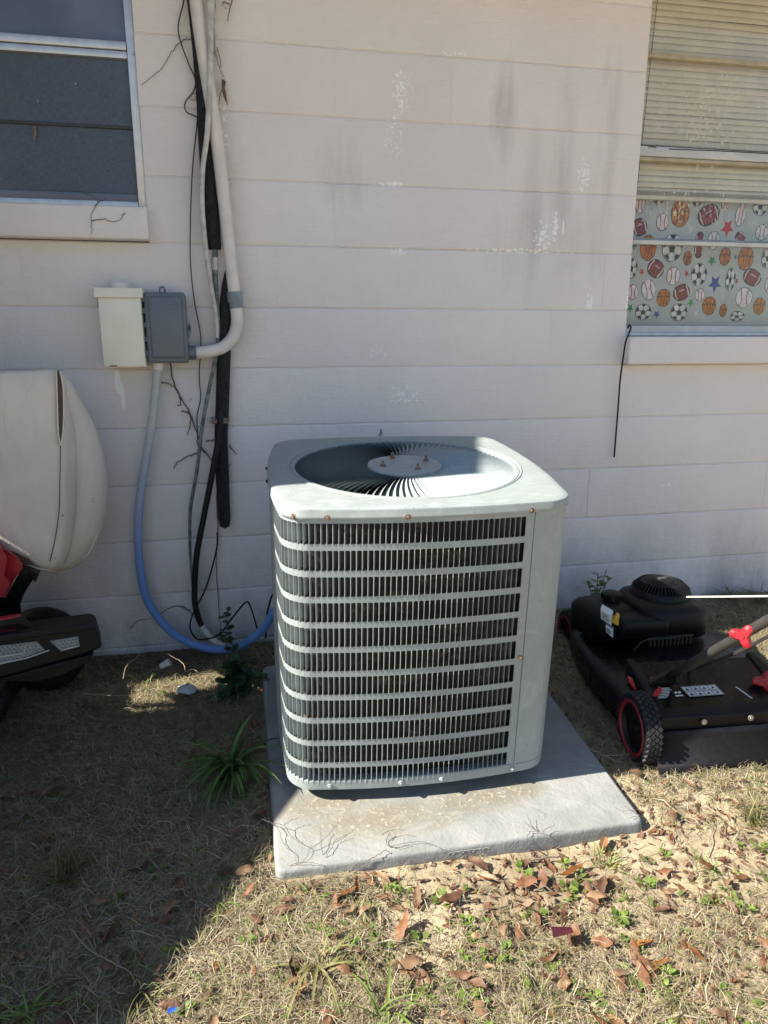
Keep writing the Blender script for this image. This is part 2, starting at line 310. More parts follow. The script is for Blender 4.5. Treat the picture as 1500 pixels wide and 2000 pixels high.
class MB:
    def __init__(s): s.V = []; s.F = []; s.I = []
    def add(s, V, F, mi=0):
        n = len(s.V); s.V += [Vector(v) for v in V]; s.F += [tuple(i+n for i in f) for f in F]; s.I += [mi]*len(F)
    def box(s, a, b, mi=0, mat=None):
        x0, y0, z0 = a; x1, y1, z1 = b
        V = [Vector(v) for v in ((x0, y0, z0), (x1, y0, z0), (x1, y1, z0), (x0, y1, z0), (x0, y0, z1), (x1, y0, z1), (x1, y1, z1), (x0, y1, z1))]
        if mat: V = [mat @ v for v in V]
        s.add(V, [(0, 3, 2, 1), (4, 5, 6, 7), (0, 1, 5, 4), (1, 2, 6, 5), (2, 3, 7, 6), (3, 0, 4, 7)], mi)
    def bbox(s, a, b, bev=.004, seg=2, mi=0, mat=None):
        bm = bmesh.new(); bmesh.ops.create_cube(bm, size=1)
        for v in bm.verts: v.co = Vector((a[i]+(v.co[i]+.5)*(b[i]-a[i]) for i in range(3)))
        bmesh.ops.bevel(bm, geom=bm.edges[:], offset=bev, segments=seg, affect='EDGES', profile=.5)
        bm.verts.index_update()
        V = [(mat @ v.co if mat else v.co.copy()) for v in bm.verts]; s.add(V, [tuple(v.index for v in f.verts) for f in bm.faces], mi); bm.free()
    def prism(s, P, d, mi=0, bev=0):            # polygon P (3D points) pushed by vector d
        n = len(P); d = Vector(d); V = [Vector(p) for p in P]; V += [p+d for p in V]
        s.add(V, [tuple(range(n)), tuple(reversed(range(n, 2*n)))]+[(i, i+n, (i+1) % n+n, (i+1) % n) for i in range(n)], mi)
    def tube(s, P, r, seg=8, mi=0, caps=True):
        P = [Vector(p) for p in P]; n = len(P); rr = r if isinstance(r, (list, tuple)) else [r]*n
        up = Vector((0, 0, 1)); V = []; prev = None
        for i in range(n):
            t = (P[min(i+1, n-1)]-P[max(i-1, 0)]).normalized()
            if prev is None:
                a = t.cross(up); a = a if a.length > .1 else t.cross(Vector((1, 0, 0)))
            else: a = prev - t*prev.dot(t)
            a.normalize(); prev = a; b = t.cross(a)
            V += [P[i]+(a*math.cos(k*2*math.pi/seg)+b*math.sin(k*2*math.pi/seg))*rr[i] for k in range(seg)]
        F = [(i*seg+k, i*seg+(k+1) % seg, (i+1)*seg+(k+1) % seg, (i+1)*seg+k) for i in range(n-1) for k in range(seg)]
        if caps: F += [tuple(reversed(range(seg))), tuple(range((n-1)*seg, n*seg))]
        s.add(V, F, mi)
    def lathe(s, prof, seg=32, mi=0, mat=None):  # profile of (radius, height) about z
        V = []; n = len(prof)
        for k in range(seg):
            a = 2*math.pi*k/seg
            V += [Vector((r*math.cos(a), r*math.sin(a), h)) for r, h in prof]
        if mat: V = [mat @ v for v in V]
        F = [(k*n+i, ((k+1) % seg)*n+i, ((k+1) % seg)*n+i+1, k*n+i+1) for k in range(seg) for i in range(n-1)]
        s.add(V, F, mi)
    def loft(s, rings, mi=0, close=True, cap0=False, cap1=False):
        n = len(rings[0]); V = [v for r in rings for v in r]; F = []
        for i in range(len(rings)-1):
            for k in range(n if close else n-1): F.append((i*n+k, i*n+(k+1) % n, (i+1)*n+(k+1) % n, (i+1)*n+k))
        if cap0: F.append(tuple(reversed(range(n))))
        if cap1: F.append(tuple(range((len(rings)-1)*n, len(rings)*n)))
        s.add(V, F, mi)
    def build(s, name, mats, parent=None, smooth='auto'):
        return mesh(name, s.V, s.F, mats, parent, smooth, s.I if isinstance(mats, (list, tuple)) and len(mats) > 1 else None)
def spline(P, n=8):                             # Catmull-Rom through points
    P = [Vector(p) for p in P]; out = []
    for i in range(len(P)-1):
        a, b, c, d = P[max(i-1, 0)], P[i], P[i+1], P[min(i+2, len(P)-1)]
        for k in range(n):
            t = k/n; out.append(.5*((2*b)+(c-a)*t+(2*a-5*b+4*c-d)*t*t+(3*b-a-3*c+d)*t**3))
    return out+[P[-1]]
def wallpath(px, Y):                            # pixels of a thing fixed along the wall, Y a depth or one per point
    return [onY(u, Y if not isinstance(Y, (list, tuple)) else Y[i]) for i, u in enumerate(px)]

# ------------------------------------------------------------------ ground
def on_pad(x, y, mgn=0.0):
    d = Vector((x, y, 0))-PAD_O; a, b = d.dot(PX), d.dot(PY)
    return -mgn < a < PAD_S+mgn and -mgn < b < PAD_S+mgn
def sst(a, b, x):
    t = min(1, max(0, (x-a)/(b-a))); return t*t*(3-2*t)
def gz(x, y):
    t = min(1, max(0, (y+1.3)/1.25)); z = -.02+t*(.054+.044*sst(-.5, 1.0, x))+(max(y, -4)+1.3)*.03*(y < -1.3)
    k = 1.0 if abs(x) < 4 and y > -4 else .3
    z += (noise.noise((x*2.1, y*2.1, 3.3))*.010+noise.noise((x*7, y*7, 1.3))*.006+noise.noise((x*23, y*23, 5.1))*.0035+noise.noise((x*70, y*70, 9))*.0012)*k
    z -= .010*sst(-1.5, -1.24, y)*sst(-.2, .15, x)*(1-sst(.3, .55, x))
    return z-.004
def axis(lo, hi, a, b, st):
    out = []; x = a
    while x <= b: out.append(x); x += st
    d = st*2; x = b+d
    while x < hi: out.append(x); d *= 1.6; x += d
    out.append(hi); d = st*2; x = a-d; pre = []
    while x > lo: pre.append(x); d *= 1.6; x -= d
    return [lo]+pre[::-1]+out
gx = axis(-120, 120, -1.5, 2.0, .014); gy = axis(-150, .3, -1.9, .05, .014)
nx = len(gx)
GV = [(x, y, gz(x, y)) for y in gy for x in gx]
GF = [(j*nx+i, j*nx+i+1, (j+1)*nx+i+1, (j+1)*nx+i) for j in range(len(gy)-1) for i in range(nx-1)]
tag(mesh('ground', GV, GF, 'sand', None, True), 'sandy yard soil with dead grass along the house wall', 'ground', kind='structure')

# ------------------------------------------------------------------ house: blocks, windows, eave
H = .2032; GZ = 1.27
def J(k): return (5-k)*H+GZ
house = tag(empty('house', (0, 0, 0)), 'white painted concrete block house wall with two windows', 'house')
LWX, LWZ = -.611, .305+GZ                        # left window opening: right edge and bottom
RWX, RWZ = 1.122, -.100+GZ                       # right window opening: left edge and bottom
RWX1, LWX0 = 2.25, -1.75
bcache = {}
def block_mesh(w, h, seed):
    key = (round(w, 3), round(h, 3), seed)
    if key in bcache: return bcache[key]
    q = random.Random(seed*31+int(w*1000)); nxs = max(3, int(w/.012))
    prof = [(.012, .0003), (.0040, .0006), (.0018, .0020), (.0005, .0045), (0, .008)]
    prof = prof+[(0, h-.008), (.0005, h-.0050), (.0018, h-.0026), (.0040, h-.0009), (.012, h-.0004)]
    V = []; F = []; n = len(prof)
    for i in range(nxs+1):
        x = (w)*(.00012 if i == 0 else 1-.00012 if i == nxs else i/nxs); j1, j2 = q.gauss(0, .0005), q.gauss(0, .0005)
        for k, (y, z) in enumerate(prof):
            zz = z+(j1 if 0 < k < 4 else j2 if n-5 < k < n-1 else 0); V.append((x, y+(.0003 if i in (0, nxs) else 0), zz))
    for i in range(nxs):
        for k in range(n-1): F.append((i*n+k, (i+1)*n+k, (i+1)*n+k+1, i*n+k+1))
    N0 = len(V); V += V[:n]+V[nxs*n:nxs*n+n]; F.append(tuple(N0+k for k in range(n))[::-1]); F.append(tuple(N0+n+k for k in range(n)))
    me = bpy.data.meshes.new('block'); me.from_pydata(V, [], F); me.materials.append(M['wall']); me.polygons.foreach_set('use_smooth', [True]*(len(F)-2)+[False]*2); me.update()
    bcache[key] = me; return me
for k in range(-1, 14):
    z0, z1 = J(k+1), J(k)
    if z1 < -.15: continue
    off = 0 if k % 2 else H
    ranges = [(-3.0, 5.0)]
    if z1 > LWZ+.02-.16: ranges = [(-3.0, LWX0), (LWX, 5.0)] if z0 >= J(4)-.001 else ranges
    if z0 >= J(6)-.001:
        ranges = [r for a, b in ranges for r in (((a, RWX), (RWX1, b)) if b > RWX1 and a < RWX else ((a, b),))]
    n0 = -12
    for n in range(-12, 16):
        a, b = n*2*H+off, (n+1)*2*H+off
        for (ra, rb) in ranges:
            x0, x1 = max(a, ra), min(b, rb)
            if x1-x0 < .012: continue
            o = bpy.data.objects.new('block', block_mesh(x1-x0, z1-z0, (n*7+k*3) % 5)); link(o, house)
            o.location = (x0, R.gauss(0, .0005), z0)
# mortar bed and inner leaf behind the blocks (a wall with the two openings)
mb = MB(); T0, T1 = .0046, .19
ztop = J(-1)
for (a, b, c, d) in ((-3, LWX0, -.2, ztop), (LWX0, LWX, -.2, J(4)), (LWX, RWX, -.2, ztop), (RWX, RWX1, -.2, J(6)), (RWX1, 5, -.2, ztop)):
    mb.box((a, T0, c), (b, T1, d))
mb.build('mortar_bed', 'wall', house)
# sills
def sill(x0, x1, z0, z1):
    s = MB(); s.bbox((x0, -.055, z0), (x1, .06, z1), .006, 3); return s.build('window_sill', 'wall', house)
sill(LWX0-.02, -.606, J(4)+.004, LWZ); sill(1.112, RWX1+.02, J(6)+.003, RWZ+.004)
# eave and roof above the picture
mb = MB(); mb.box((-3.1, -.5, ztop+.002), (6, -.003, ztop+.02)); mb.build('soffit', 'soffit', house)
mb = MB(); mb.box((-3.1, -.525, ztop-.0), (6, -.502, ztop+.16)); mb.build('fascia', 'soffit', house)
mb = MB(); mb.prism([(-3.1, -.58, ztop+.165), (-3.1, 4, ztop+1.75), (-3.1, 4, ztop+1.80), (-3.1, -.58, ztop+.20)], (9.1, 0, 0)); mb.build('roof', 'roof', house)

# left window: aluminium frame with insect screen
YF = .022
wl = empty('window', (0, 0, 0), house)
def bar(name, px0, px1, w, mat, par, y0, y1, vert=False):
    a, b = onY(px0, y0), onY(px1, y0); s = MB()
    if vert: s.bbox((a.x-w/2, y0, min(a.z, b.z)), (a.x+w/2, y1, max(a.z, b.z)), .002, 2)
    else: s.bbox((min(a.x, b.x), y0, a.z-w/2), (max(a.x, b.x), y1, a.z+w/2), .002, 2)
    return s.build(name, mat, par)
s = MB(); s.bbox((LWX-.026, .012, LWZ+.001), (LWX-.0005, .05, ztop), .002, 2); s.build('frame_stile', 'alu', wl)
s = MB(); s.bbox((LWX0, .014, LWZ+.0015), (LWX-.027, .05, LWZ+.024), .002, 2); s.build('frame_sill', 'alu', wl)
zr = onY((130, 86), .01).z
s = MB(); s.bbox((LWX0, .004, zr-.006), (LWX-.027, .05, zr+.017), .002, 2); s.build('meeting_rail', 'alu', wl)
s = MB(); s.bbox((LWX0, .010, zr-.028), (LWX-.027, .05, zr-.008), .002, 2); s.build('screen_rail', 'alu', wl)
zb = onY((130, 244), .022).z
s = MB(); s.bbox((LWX0, .020, zb-.004), (LWX-.027, .030, zb+.005), .001, 1); s.build('screen_bar', 'gunmetal', wl)
s = MB(); s.box((LWX0, .0265, LWZ+.05), (LWX-.027, .0275, zr-.029)); s.build('screen', 'screen', wl)
s = MB(); s.bbox((LWX0, .030, LWZ+.0245), (LWX-.027, .048, LWZ+.066), .002, 2); s.build('bottom_rail', 'skyglass', wl)
s = MB(); s.box((LWX0, .030, zr+.018), (LWX-.027, .034, ztop)); s.build('pane', 'skyglass', wl)
s = MB(); s.lathe([(0, .004), (.004, .0035), (.0055, 0)], 10, mat=Matrix.Translation(onY((260, 104), .0115)) @ Matrix.Rotation(rad(90), 4, 'X')); s.build('screw', 'steel', wl)

# right window: awning panes over a blind and a printed curtain
wr = empty('window', (0, 0, 0), house)
X0, X1 = RWX+.0005, RWX1
YG = .055
def hbar(name, u, wz, y0, y1, mat, bev=.002):
    zc = onY(u, y0).z; s = MB(); s.bbox((X0, y0, zc-wz/2), (X1, y1, zc+wz/2), bev, 2); return s.build(name, mat, wr), zc
_, zA = hbar('gold_rail', (1268, 106), .016, .045, .075, 'wingold')
_, zB = hbar('vent_rail', (1256, 294), .034, .036, .075, 'winwhite', .003)
_, zC = hbar('gold_rail', (1253, 309), .013, .040, .078, 'wingold')
_, zD = hbar('sash_rail', (1241, 472), .015, .045, .075, 'winwhite')
_, zD2 = hbar('sash_rail', (1241, 466), .007, .050, .075, 'ltgreyplastic', .001)
s = MB(); s.bbox((X0, .034, RWZ+.006), (X1, .09, RWZ+.044), .003, 2); s.build('frame_sill', 'winwhite', wr)
s = MB(); s.bbox((X0, .012, RWZ+.0055), (X1, .033, RWZ+.018), .002, 2); s.build('drip_rail', 'alu', wr)
s = MB(); s.bbox((X0, .050, zB+.018), (X1, .062, zB+.023), .001, 1); s.build('glazing_bead', 'gunmetal', wr)
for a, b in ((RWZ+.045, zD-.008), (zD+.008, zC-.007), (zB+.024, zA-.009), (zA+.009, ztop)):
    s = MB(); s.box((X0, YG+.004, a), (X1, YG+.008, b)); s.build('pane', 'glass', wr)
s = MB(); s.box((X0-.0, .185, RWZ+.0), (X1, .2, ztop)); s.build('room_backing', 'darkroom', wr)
# handle slots on the white vent rail
for u0, u1 in (((1266, 287), (1282, 288)), ((1306, 291), (1500, 300))):
    a, b = onY(u0, .0355), onY(u1, .0355); s = MB(); s.tube([a, (a+b)/2+Vector((0, 0, .0015)), b], .0016, 5); s.build('rail_slot', 'blackrubber', wr)
# blind
zbl = onY((1247, 386), .085).z
bl = tag(empty('window_blind', (X0, .085, zbl)), 'cream horizontal mini blind behind the right window glass with its painted leaf glints', 'blind')
zt = zbl+.03; nsl = 0
sv = []; sf = []
for i in range(7):
    a = -.0125+.025*i/6; sv += [(0, a*.22, a*.97), (X1-X0-.02, a*.22, a*.97)]
    sv[-2] = (0, sv[-2][1]-.0035*(1-(i/3-1)**2), sv[-2][2]); sv[-1] = (X1-X0-.02, sv[-1][1]-.0035*(1-(i/3-1)**2), sv[-1][2])
sf = [(2*i, 2*i+1, 2*i+3, 2*i+2) for i in range(6)]
smesh = None
while zt < ztop-.02:
    if smesh is None:
        o = mesh('slat', sv, sf, 'blindslat', bl, True); smesh = o.data
    else: o = link(bpy.data.objects.new('slat', smesh), bl)
    o.location = (.004, .008+R.gauss(0, .0006), zt-zbl); o.rotation_euler = (R.gauss(0, .05), R.gauss(0, .0015), 0); zt += .0212
for i in range(5):
    o = link(bpy.data.objects.new('slat', smesh), bl); o.location = (.004, .008, .012+.0035*i); o.rotation_euler = (rad(-62), R.gauss(0, .002), 0)
s = MB(); s.bbox((.004, -.004, -.004), (X1-X0-.016, .020, .010), .002, 2); s.build('bottom_rail', 'blindslat', bl)
s = MB(); s.tube([(.045, -.004, .01), (.058, -.006, .5), (.075, -.006, .95)], .0012, 5); s.build('tilt_cord', 'gunmetal', bl)
# curtain with its print
YC = .125
cu = tag(empty('curtain', (X0, YC, RWZ+.03)), 'grey curtain printed with baseballs, basketballs, footballs, soccer balls and stars', 'curtain')
def cy(x): return .0012*math.sin((x-RWX)*34)+.004*math.sin((x-RWX)*13+1)
V = []; F = []; ncx = 80
for i in range(ncx+1):
    x = X0+(X1-X0)*i/ncx
    for z in (RWZ+.03, zbl+.05): V.append((x-X0, cy(x), z-RWZ-.03))
F = [(2*i, 2*i+2, 2*i+3, 2*i+1) for i in range(ncx)]
mesh('fabric', V, F, 'fabric', cu, True)
PM = ['p_black', 'p_white', 'p_orange', 'p_maroon', 'p_red', 'p_blue', 'p_green', 'p_pale']
class Print:
    def __init__(s): s.mb = MB(); s.lay = 0
    def poly(s, P, mi):
        # P in curtain plane coordinates (x, z); split into a fan so that it follows the folds
        n = len(P); cx = sum(p[0] for p in P)/n; cz = sum(p[1] for p in P)/n
        s.lay += 1; dy = -.0006-.0006*s.lay
        V = [Vector((x-X0, cy(x)+dy, z-RWZ-.03)) for x, z in [(cx, cz)]+list(P)]
        s.mb.add(V, [(0, 1+i, 1+(i+1) % n) for i in range(n)], mi)
    def line(s, P, w, mi):
        s.lay += 1; dy = -.0006-.0006*s.lay; V = []
        for i, (x, z) in enumerate(P):
            a, b = P[max(i-1, 0)], P[min(i+1, len(P)-1)]; tx, tz = b[0]-a[0], b[1]-a[1]; l = math.hypot(tx, tz) or 1
            for sg in (-1, 1):
                xx, zz = x-sg*tz/l*w/2, z+sg*tx/l*w/2; V.append(Vector((xx-X0, cy(xx)+dy, zz-RWZ-.03)))
        s.mb.add(V, [(2*i, 2*i+1, 2*i+3, 2*i+2) for i in range(len(P)-1)], mi)
def c2(u, v):                                   # zoomed curtain pixels to the curtain plane
    p = onY((1000+u*.36, v*.36), YC); return p.x, p.z
PXM = (c2(1000, 1500)[0]-c2(900, 1500)[0])/100
PZM = (c2(1000, 1400)[1]-c2(1000, 1500)[1])/100
def ell(cx, cz, rx, rz, rot, n=22, wob=.03):
    c, s_ = math.cos(rot), math.sin(rot); out = []
    for i in range(n):
        a = 2*math.pi*i/n; k = 1+R.gauss(0, wob*.5); x, z = rx*math.cos(a)*k, rz*math.sin(a)*k; out.append((cx+x*c-z*s_, cz+x*s_+z*c))
    return out
def ball(pr, typ, u, v, ru, rv, rot=0):
    pr.lay = 0
    cx, cz = c2(u, v); rx, rz = ru*PXM, rv*PZM; rot = rad(rot); c, s_ = math.cos(rot), math.sin(rot)
    T = lambda x, z: (cx+(x*rx)*c-(z*rz)*s_, cz+(x*rx)*s_+(z*rz)*c)
    lw = .0022
    if typ == 'base':
        pr.poly(ell(cx, cz, rx, rz, rot), 0); pr.poly(ell(cx, cz, rx-.002, rz-.002, rot), 1)
        for sg in (-1, 1):
            pr.line([T(sg*(.62-.34*math.cos(a)), math.sin(a)*.86) for a in [(-1.25+2.5*i/8) for i in range(9)]], .0034, 4)
    elif typ == 'basket':
        pr.poly(ell(cx, cz, rx, rz, rot), 0); pr.poly(ell(cx, cz, rx-.0022, rz-.0022, rot), 2)
        pr.line([T(-.95, .1), T(-.3, .22), T(.3, .22), T(.95, .1)], lw, 0); pr.line([T(.1, .95), T(.16, .3), T(.1, -.3), T(-.1, -.95)], lw, 0)
        pr.line([T(-.72, .62), T(-.3, .1), T(-.25, -.4), T(-.5, -.8)], lw, 0); pr.line([T(.75, .6), T(.45, .1), T(.4, -.4), T(.55, -.78)], lw, 0)
    elif typ == 'foot':
        P = [T(math.copysign(abs(math.cos(a))**.72, math.cos(a)), math.copysign(abs(math.sin(a))**1.25, math.sin(a))*1.0) for a in [2*math.pi*i/22 for i in range(22)]]
        pr.poly(P, 0); pr.poly([T(.93*math.cos(a), .9*math.sin(a)*(1-.12*abs(math.cos(a)))) for a in [2*math.pi*i/22 for i in range(22)]], 3)
        for sg in (-1, 1): pr.line([T(sg*.66, -.66), T(sg*.74, 0), T(sg*.66, .66)], .0042, 1)
        pr.line([T(-.3, .25), T(.3, .25)], .002, 1)
        for q in (-.2, 0, .2): pr.line([T(q, .13), T(q, .37)], .0014, 1)
    elif typ == 'soccer':
        pr.poly(ell(cx, cz, rx, rz, rot), 0); pr.poly(ell(cx, cz, rx-.002, rz-.002, rot), 1)
        pent = lambda qx, qz, r: [T(qx+r*math.cos(a), qz+r*math.sin(a)) for a in [math.pi/2+2*math.pi*i/5 for i in range(5)]]
        pr.poly(pent(0, -.05, .34), 0)
        for i in range(5):
            a = math.pi/2+2*math.pi*i/5
            pr.line([T(.3*math.cos(a), -.05+.3*math.sin(a)), T(.75*math.cos(a), .75*math.sin(a))], lw, 0)
            pr.poly([T(.97*math.cos(a-.33), .97*math.sin(a-.33)), T(.97*math.cos(a+.33), .97*math.sin(a+.33)), T(.66*math.cos(a+.2), .66*math.sin(a+.2)), T(.66*math.cos(a-.2), .66*math.sin(a-.2))], 0)
    else:
        mi = {'rstar': 4, 'bstar': 5, 'gstar': 6, 'wstar': 7}[typ]
        pr.poly([T((1 if i % 2 == 0 else .42)*math.cos(a), (1 if i % 2 == 0 else .42)*math.sin(a)) for i, a in enumerate([-math.pi/2+math.pi*i/5 for i in range(10)])], mi)
pr = Print()
for it in (('base', 697, 1105, 25, 50), ('foot', 695, 1232, 37, 48, 20), ('base', 814, 1206, 32, 47), ('basket', 909, 1160, 48, 73), ('soccer', 795, 1070, 28, 40), ('soccer', 1000, 1085, 28, 35), ('foot', 1065, 1167, 64, 55, 25), ('base', 1160, 1105, 22, 40),
           ('rstar', 1170, 1236, 38, 55), ('base', 1242, 1166, 28, 63, -8), ('soccer', 1348, 1120, 40, 50), ('base', 1355, 1262, 34, 43), ('foot', 1240, 1287, 27, 34, 60), ('base', 1095, 1305, 36, 50), ('foot', 1013, 1330, 28, 72, 0), ('soccer', 865, 1345, 52, 75), ('basket', 738, 1345, 42, 70),
           ('wstar', 750, 1155, 16, 24), ('wstar', 1290, 1220, 18, 28), ('wstar', 960, 1258, 18, 26), ('basket', 948, 1402, 23, 40), ('gstar', 1086, 1415, 26, 32), ('basket', 1158, 1392, 32, 50), ('gstar', 1215, 1395, 9, 16), ('basket', 1270, 1402, 44, 65), ('soccer', 1384, 1400, 34, 58),
           ('gstar', 664, 1330, 18, 26), ('soccer', 650, 1455, 28, 56), ('rstar', 704, 1475, 16, 24), ('foot', 778, 1458, 46, 48, -35), ('base', 872, 1498, 36, 50), ('rstar', 943, 1485, 16, 24), ('soccer', 1011, 1490, 44, 64), ('bstar', 1102, 1538, 38, 54), ('soccer', 1185, 1517, 25, 66), ('rstar', 1221, 1525, 13, 20),
           ('foot', 1303, 1505, 52, 46, -25), ('base', 1392, 1545, 26, 46), ('base', 658, 1585, 26, 42), ('base', 740, 1572, 38, 60, 15), ('basket', 820, 1617, 37, 50), ('foot', 915, 1587, 46, 45, 20), ('gstar', 966, 1643, 18, 27), ('base', 1018, 1600, 29, 36), ('basket', 1070, 1660, 40, 53), ('basket', 1147, 1685, 22, 38),
           ('base', 1260, 1615, 47, 58), ('basket', 1340, 1660, 33, 49), ('gstar', 643, 1672, 18, 30), ('soccer', 710, 1692, 40, 46), ('bstar', 783, 1705, 20, 25), ('soccer', 900, 1694, 44, 50), ('wstar', 1147, 1612, 16, 24), ('wstar', 995, 1702, 20, 26), ('soccer', 1222, 1716, 40, 30), ('foot', 1440, 1230, 48, 45), ('basket', 1460, 1620, 40, 56), ('base', 1470, 1420, 36, 50), ('rstar', 1430, 1690, 26, 36)):
    ball(pr, *it)
pr.mb.build('printed_pattern', PM, cu, smooth=False)

# ------------------------------------------------------------------ concrete pad
pad = empty('equipment_pad', PAD_O)
tag(pad, 'grey square concrete pad under the air conditioner, marked 36 X 36 X 3', 'pad'); pad.matrix_world = PAD_M
s = MB(); rings = []
for (ins, z) in ((-.005, -.078), (-.002, -.03), (.0, -.010), (.0015, -.004), (.005, -.0008), (.010, 0)):
    rg = []; r_ = .02; a, b = ins, PAD_S-ins
    for cx_, cy_, q0 in ((b-r_, b-r_, 0), (a+r_, b-r_, 90), (a+r_, a+r_, 180), (b-r_, a+r_, 270)):
        for q in range(0, 91, 15): rg.append(Vector((cx_+r_*math.cos(rad(q0+q)), cy_+r_*math.sin(rad(q0+q)), z)))
    rings.append(rg)
s.loft(rings, cap1=True); s.build('slab', 'pad', pad, True)
p0, p1 = onY((876, 1672), -1.212), onY((957, 1660), -1.212)
s = MB(); s.bbox((p0.x-PAD_O.x, -.0012, -.034), (p1.x-PAD_O.x, .004, -.012), .0008, 1); s.build('raised_plate', 'pad', pad)
def text(name, body, size, mat, parent, loc, rot, ext=.0005):
    c = bpy.data.curves.new(name, 'FONT'); c.body = body; c.size = size; c.extrude = ext; c.align_x = 'CENTER'; c.align_y = 'CENTER'
    o = bpy.data.objects.new(name, c); dg = None
    COL.objects.link(o); bpy.context.view_layer.update()
    me = bpy.data.meshes.new_from_object(o.evaluated_get(bpy.context.evaluated_depsgraph_get())); COL.objects.unlink(o); bpy.data.objects.remove(o)
    me.materials.clear(); me.materials.append(M[mat]); q = bpy.data.objects.new(name, me); link(q, parent); q.location = loc; q.rotation_euler = rot
    return q
t_ = text('size_marking', '36 X 36 X 3', .0215, 'pad', pad, ((p0.x+p1.x)/2-PAD_O.x, -.0013, -.0228), (rad(90), 0, 0), .0007)
t_.scale = (1.02, .9, 1)

# ------------------------------------------------------------------ air conditioner
AC_M = PAD_M @ Matrix.Translation((.4005, .5481, .0365)) @ Matrix.Rotation(-.0331, 4, 'Z'); AC = AC_M.translation; AA, AR, AB = .3476, .0778, .0186
ac = tag(empty('air_conditioner', AC), 'grey central air conditioner condenser with louvered front and round fan guard on a concrete pad', 'air conditioner')
ac.matrix_world = AC_M
def outline(ins=0.0, n=28, nc=10):
    """rounded square with slightly bulged sides, anticlockwise from the front-left corner along the front"""
    a, r, b = AA-ins, max(.01, AR-ins*.8), AB; out = []; L = a-r
    for k in range(4):
        q = -math.pi/2+k*math.pi/2; c, s_ = math.cos(q), math.sin(q); N = Vector((c, s_, 0)); T = Vector((-s_, c, 0))
        for i in range(n):
            u = -L+2*L*i/n; out.append(N*(a+b*(1-(u/L)**2))+T*u)
        cc = N*L+T*L
        t0 = math.atan(2*b/L)*.55
        for i in range(nc):
            w = t0+(math.pi/2-2*t0)*i/nc; out.append(cc+(N*math.cos(w)+T*math.sin(w))*r)
    return out
class Path:                                      # arc-length walk along the outline
    def __init__(s, pts):
        s.p = pts; s.L = [0]
        for i in range(len(pts)): s.L.append(s.L[-1]+(pts[(i+1) % len(pts)]-pts[i]).length)
        s.tot = s.L[-1]
    def at(s, d):
        d %= s.tot
        lo, hi = 0, len(s.p)
        while hi-lo > 1:
            m_ = (lo+hi)//2
            if s.L[m_] <= d: lo = m_
            else: hi = m_
        a, b = s.p[lo], s.p[(lo+1) % len(s.p)]; t = (d-s.L[lo])/(s.L[lo+1]-s.L[lo]); T = (b-a).normalized()
        return a.lerp(b, t), T, Vector((T.y, -T.x, 0))
def zring(pts, z): return [Vector((p.x, p.y, z)) for p in pts]
ZB1, ZR, ZT = .030, .734, .7585                   # top of base pan, lid rim, lid top (above the pan's underside)
# base pan
s = MB(); s.loft([zring(outline(.03), .004), zring(outline(.004), 0), zring(outline(-.001), .003), zring(outline(-.001), ZB1-.003), zring(outline(.002), ZB1), zring(outline(.03), ZB1)], cap0=True); base = s.build('base_pan', 'ac', ac)
for sx in (-1, 1):
    for sy in (-1, 1):
        s = MB(); s.bbox((sx*.25-.04, sy*.25-.04, -.0375), (sx*.25+.04, sy*.25+.04, .003), .004, 1); s.build('foot', 'blackrubber', ac)
# wrap-round louvered guard: on the front up to the corner post, round the left corner and along the left side
op = outline(); pth = Path(op)
def d_of(x):                                     # arc position on the front where local x is reached
    lo, hi = 0, pth.tot/4
    for _ in range(40):
        mid = (lo+hi)/2
        if pth.at(mid)[0].x < x: lo = mid
        else: hi = mid
    return lo
inv = AC_M.inverted()
def ac_local(u, yl=-.362):                        # a pixel on the front face, in the unit's own coordinates
    p = CAM; d = ray(u); p2 = inv @ p; d2 = (inv.to_3x3() @ d); return p2+d2*((yl-p2.y)/d2.y)
xe = ac_local((1029, 1040)).x; xs_ = ac_local((1041, 1100)).x
dE = d_of(xe); dPost = d_of(xs_)
PITCH = .01335; ROWS = 11
zr0 = ac_local((794, 1020)).z; zr1 = ac_local((794, 1491)).z; RP = (zr0-zr1)/(ROWS-1); SH = RP*.755
ncol = int((dE+pth.tot/4*1.06)/PITCH)
s = MB()
def P3(d, z, out_=0.0):
    p, T, N = pth.at(d); return Vector((p.x, p.y, z))+N*out_
def strip(z0, z1, da, db, st=.0135, o=0.0):
    k = max(2, int((db-da)/st)); V = []
    for i in range(k+1):
        d = da+(db-da)*i/k; V += [P3(d, z0, o), P3(d, z1, o)]
    s.add(V, [(2*i, 2*i+2, 2*i+3, 2*i+1) for i in range(k)])
dS = dE-ncol*PITCH
rows = [(zr0-RP*i-SH, zr0-RP*i) for i in range(ROWS)]
tops = [ZR]+[r[0] for r in rows]; bots = [r[1] for r in rows]+[ZB1]
for a, b in zip(bots, tops): strip(a, b, dS, dE)
strip(ZB1, ZR, dE, dPost-.0012)
rl = .0042
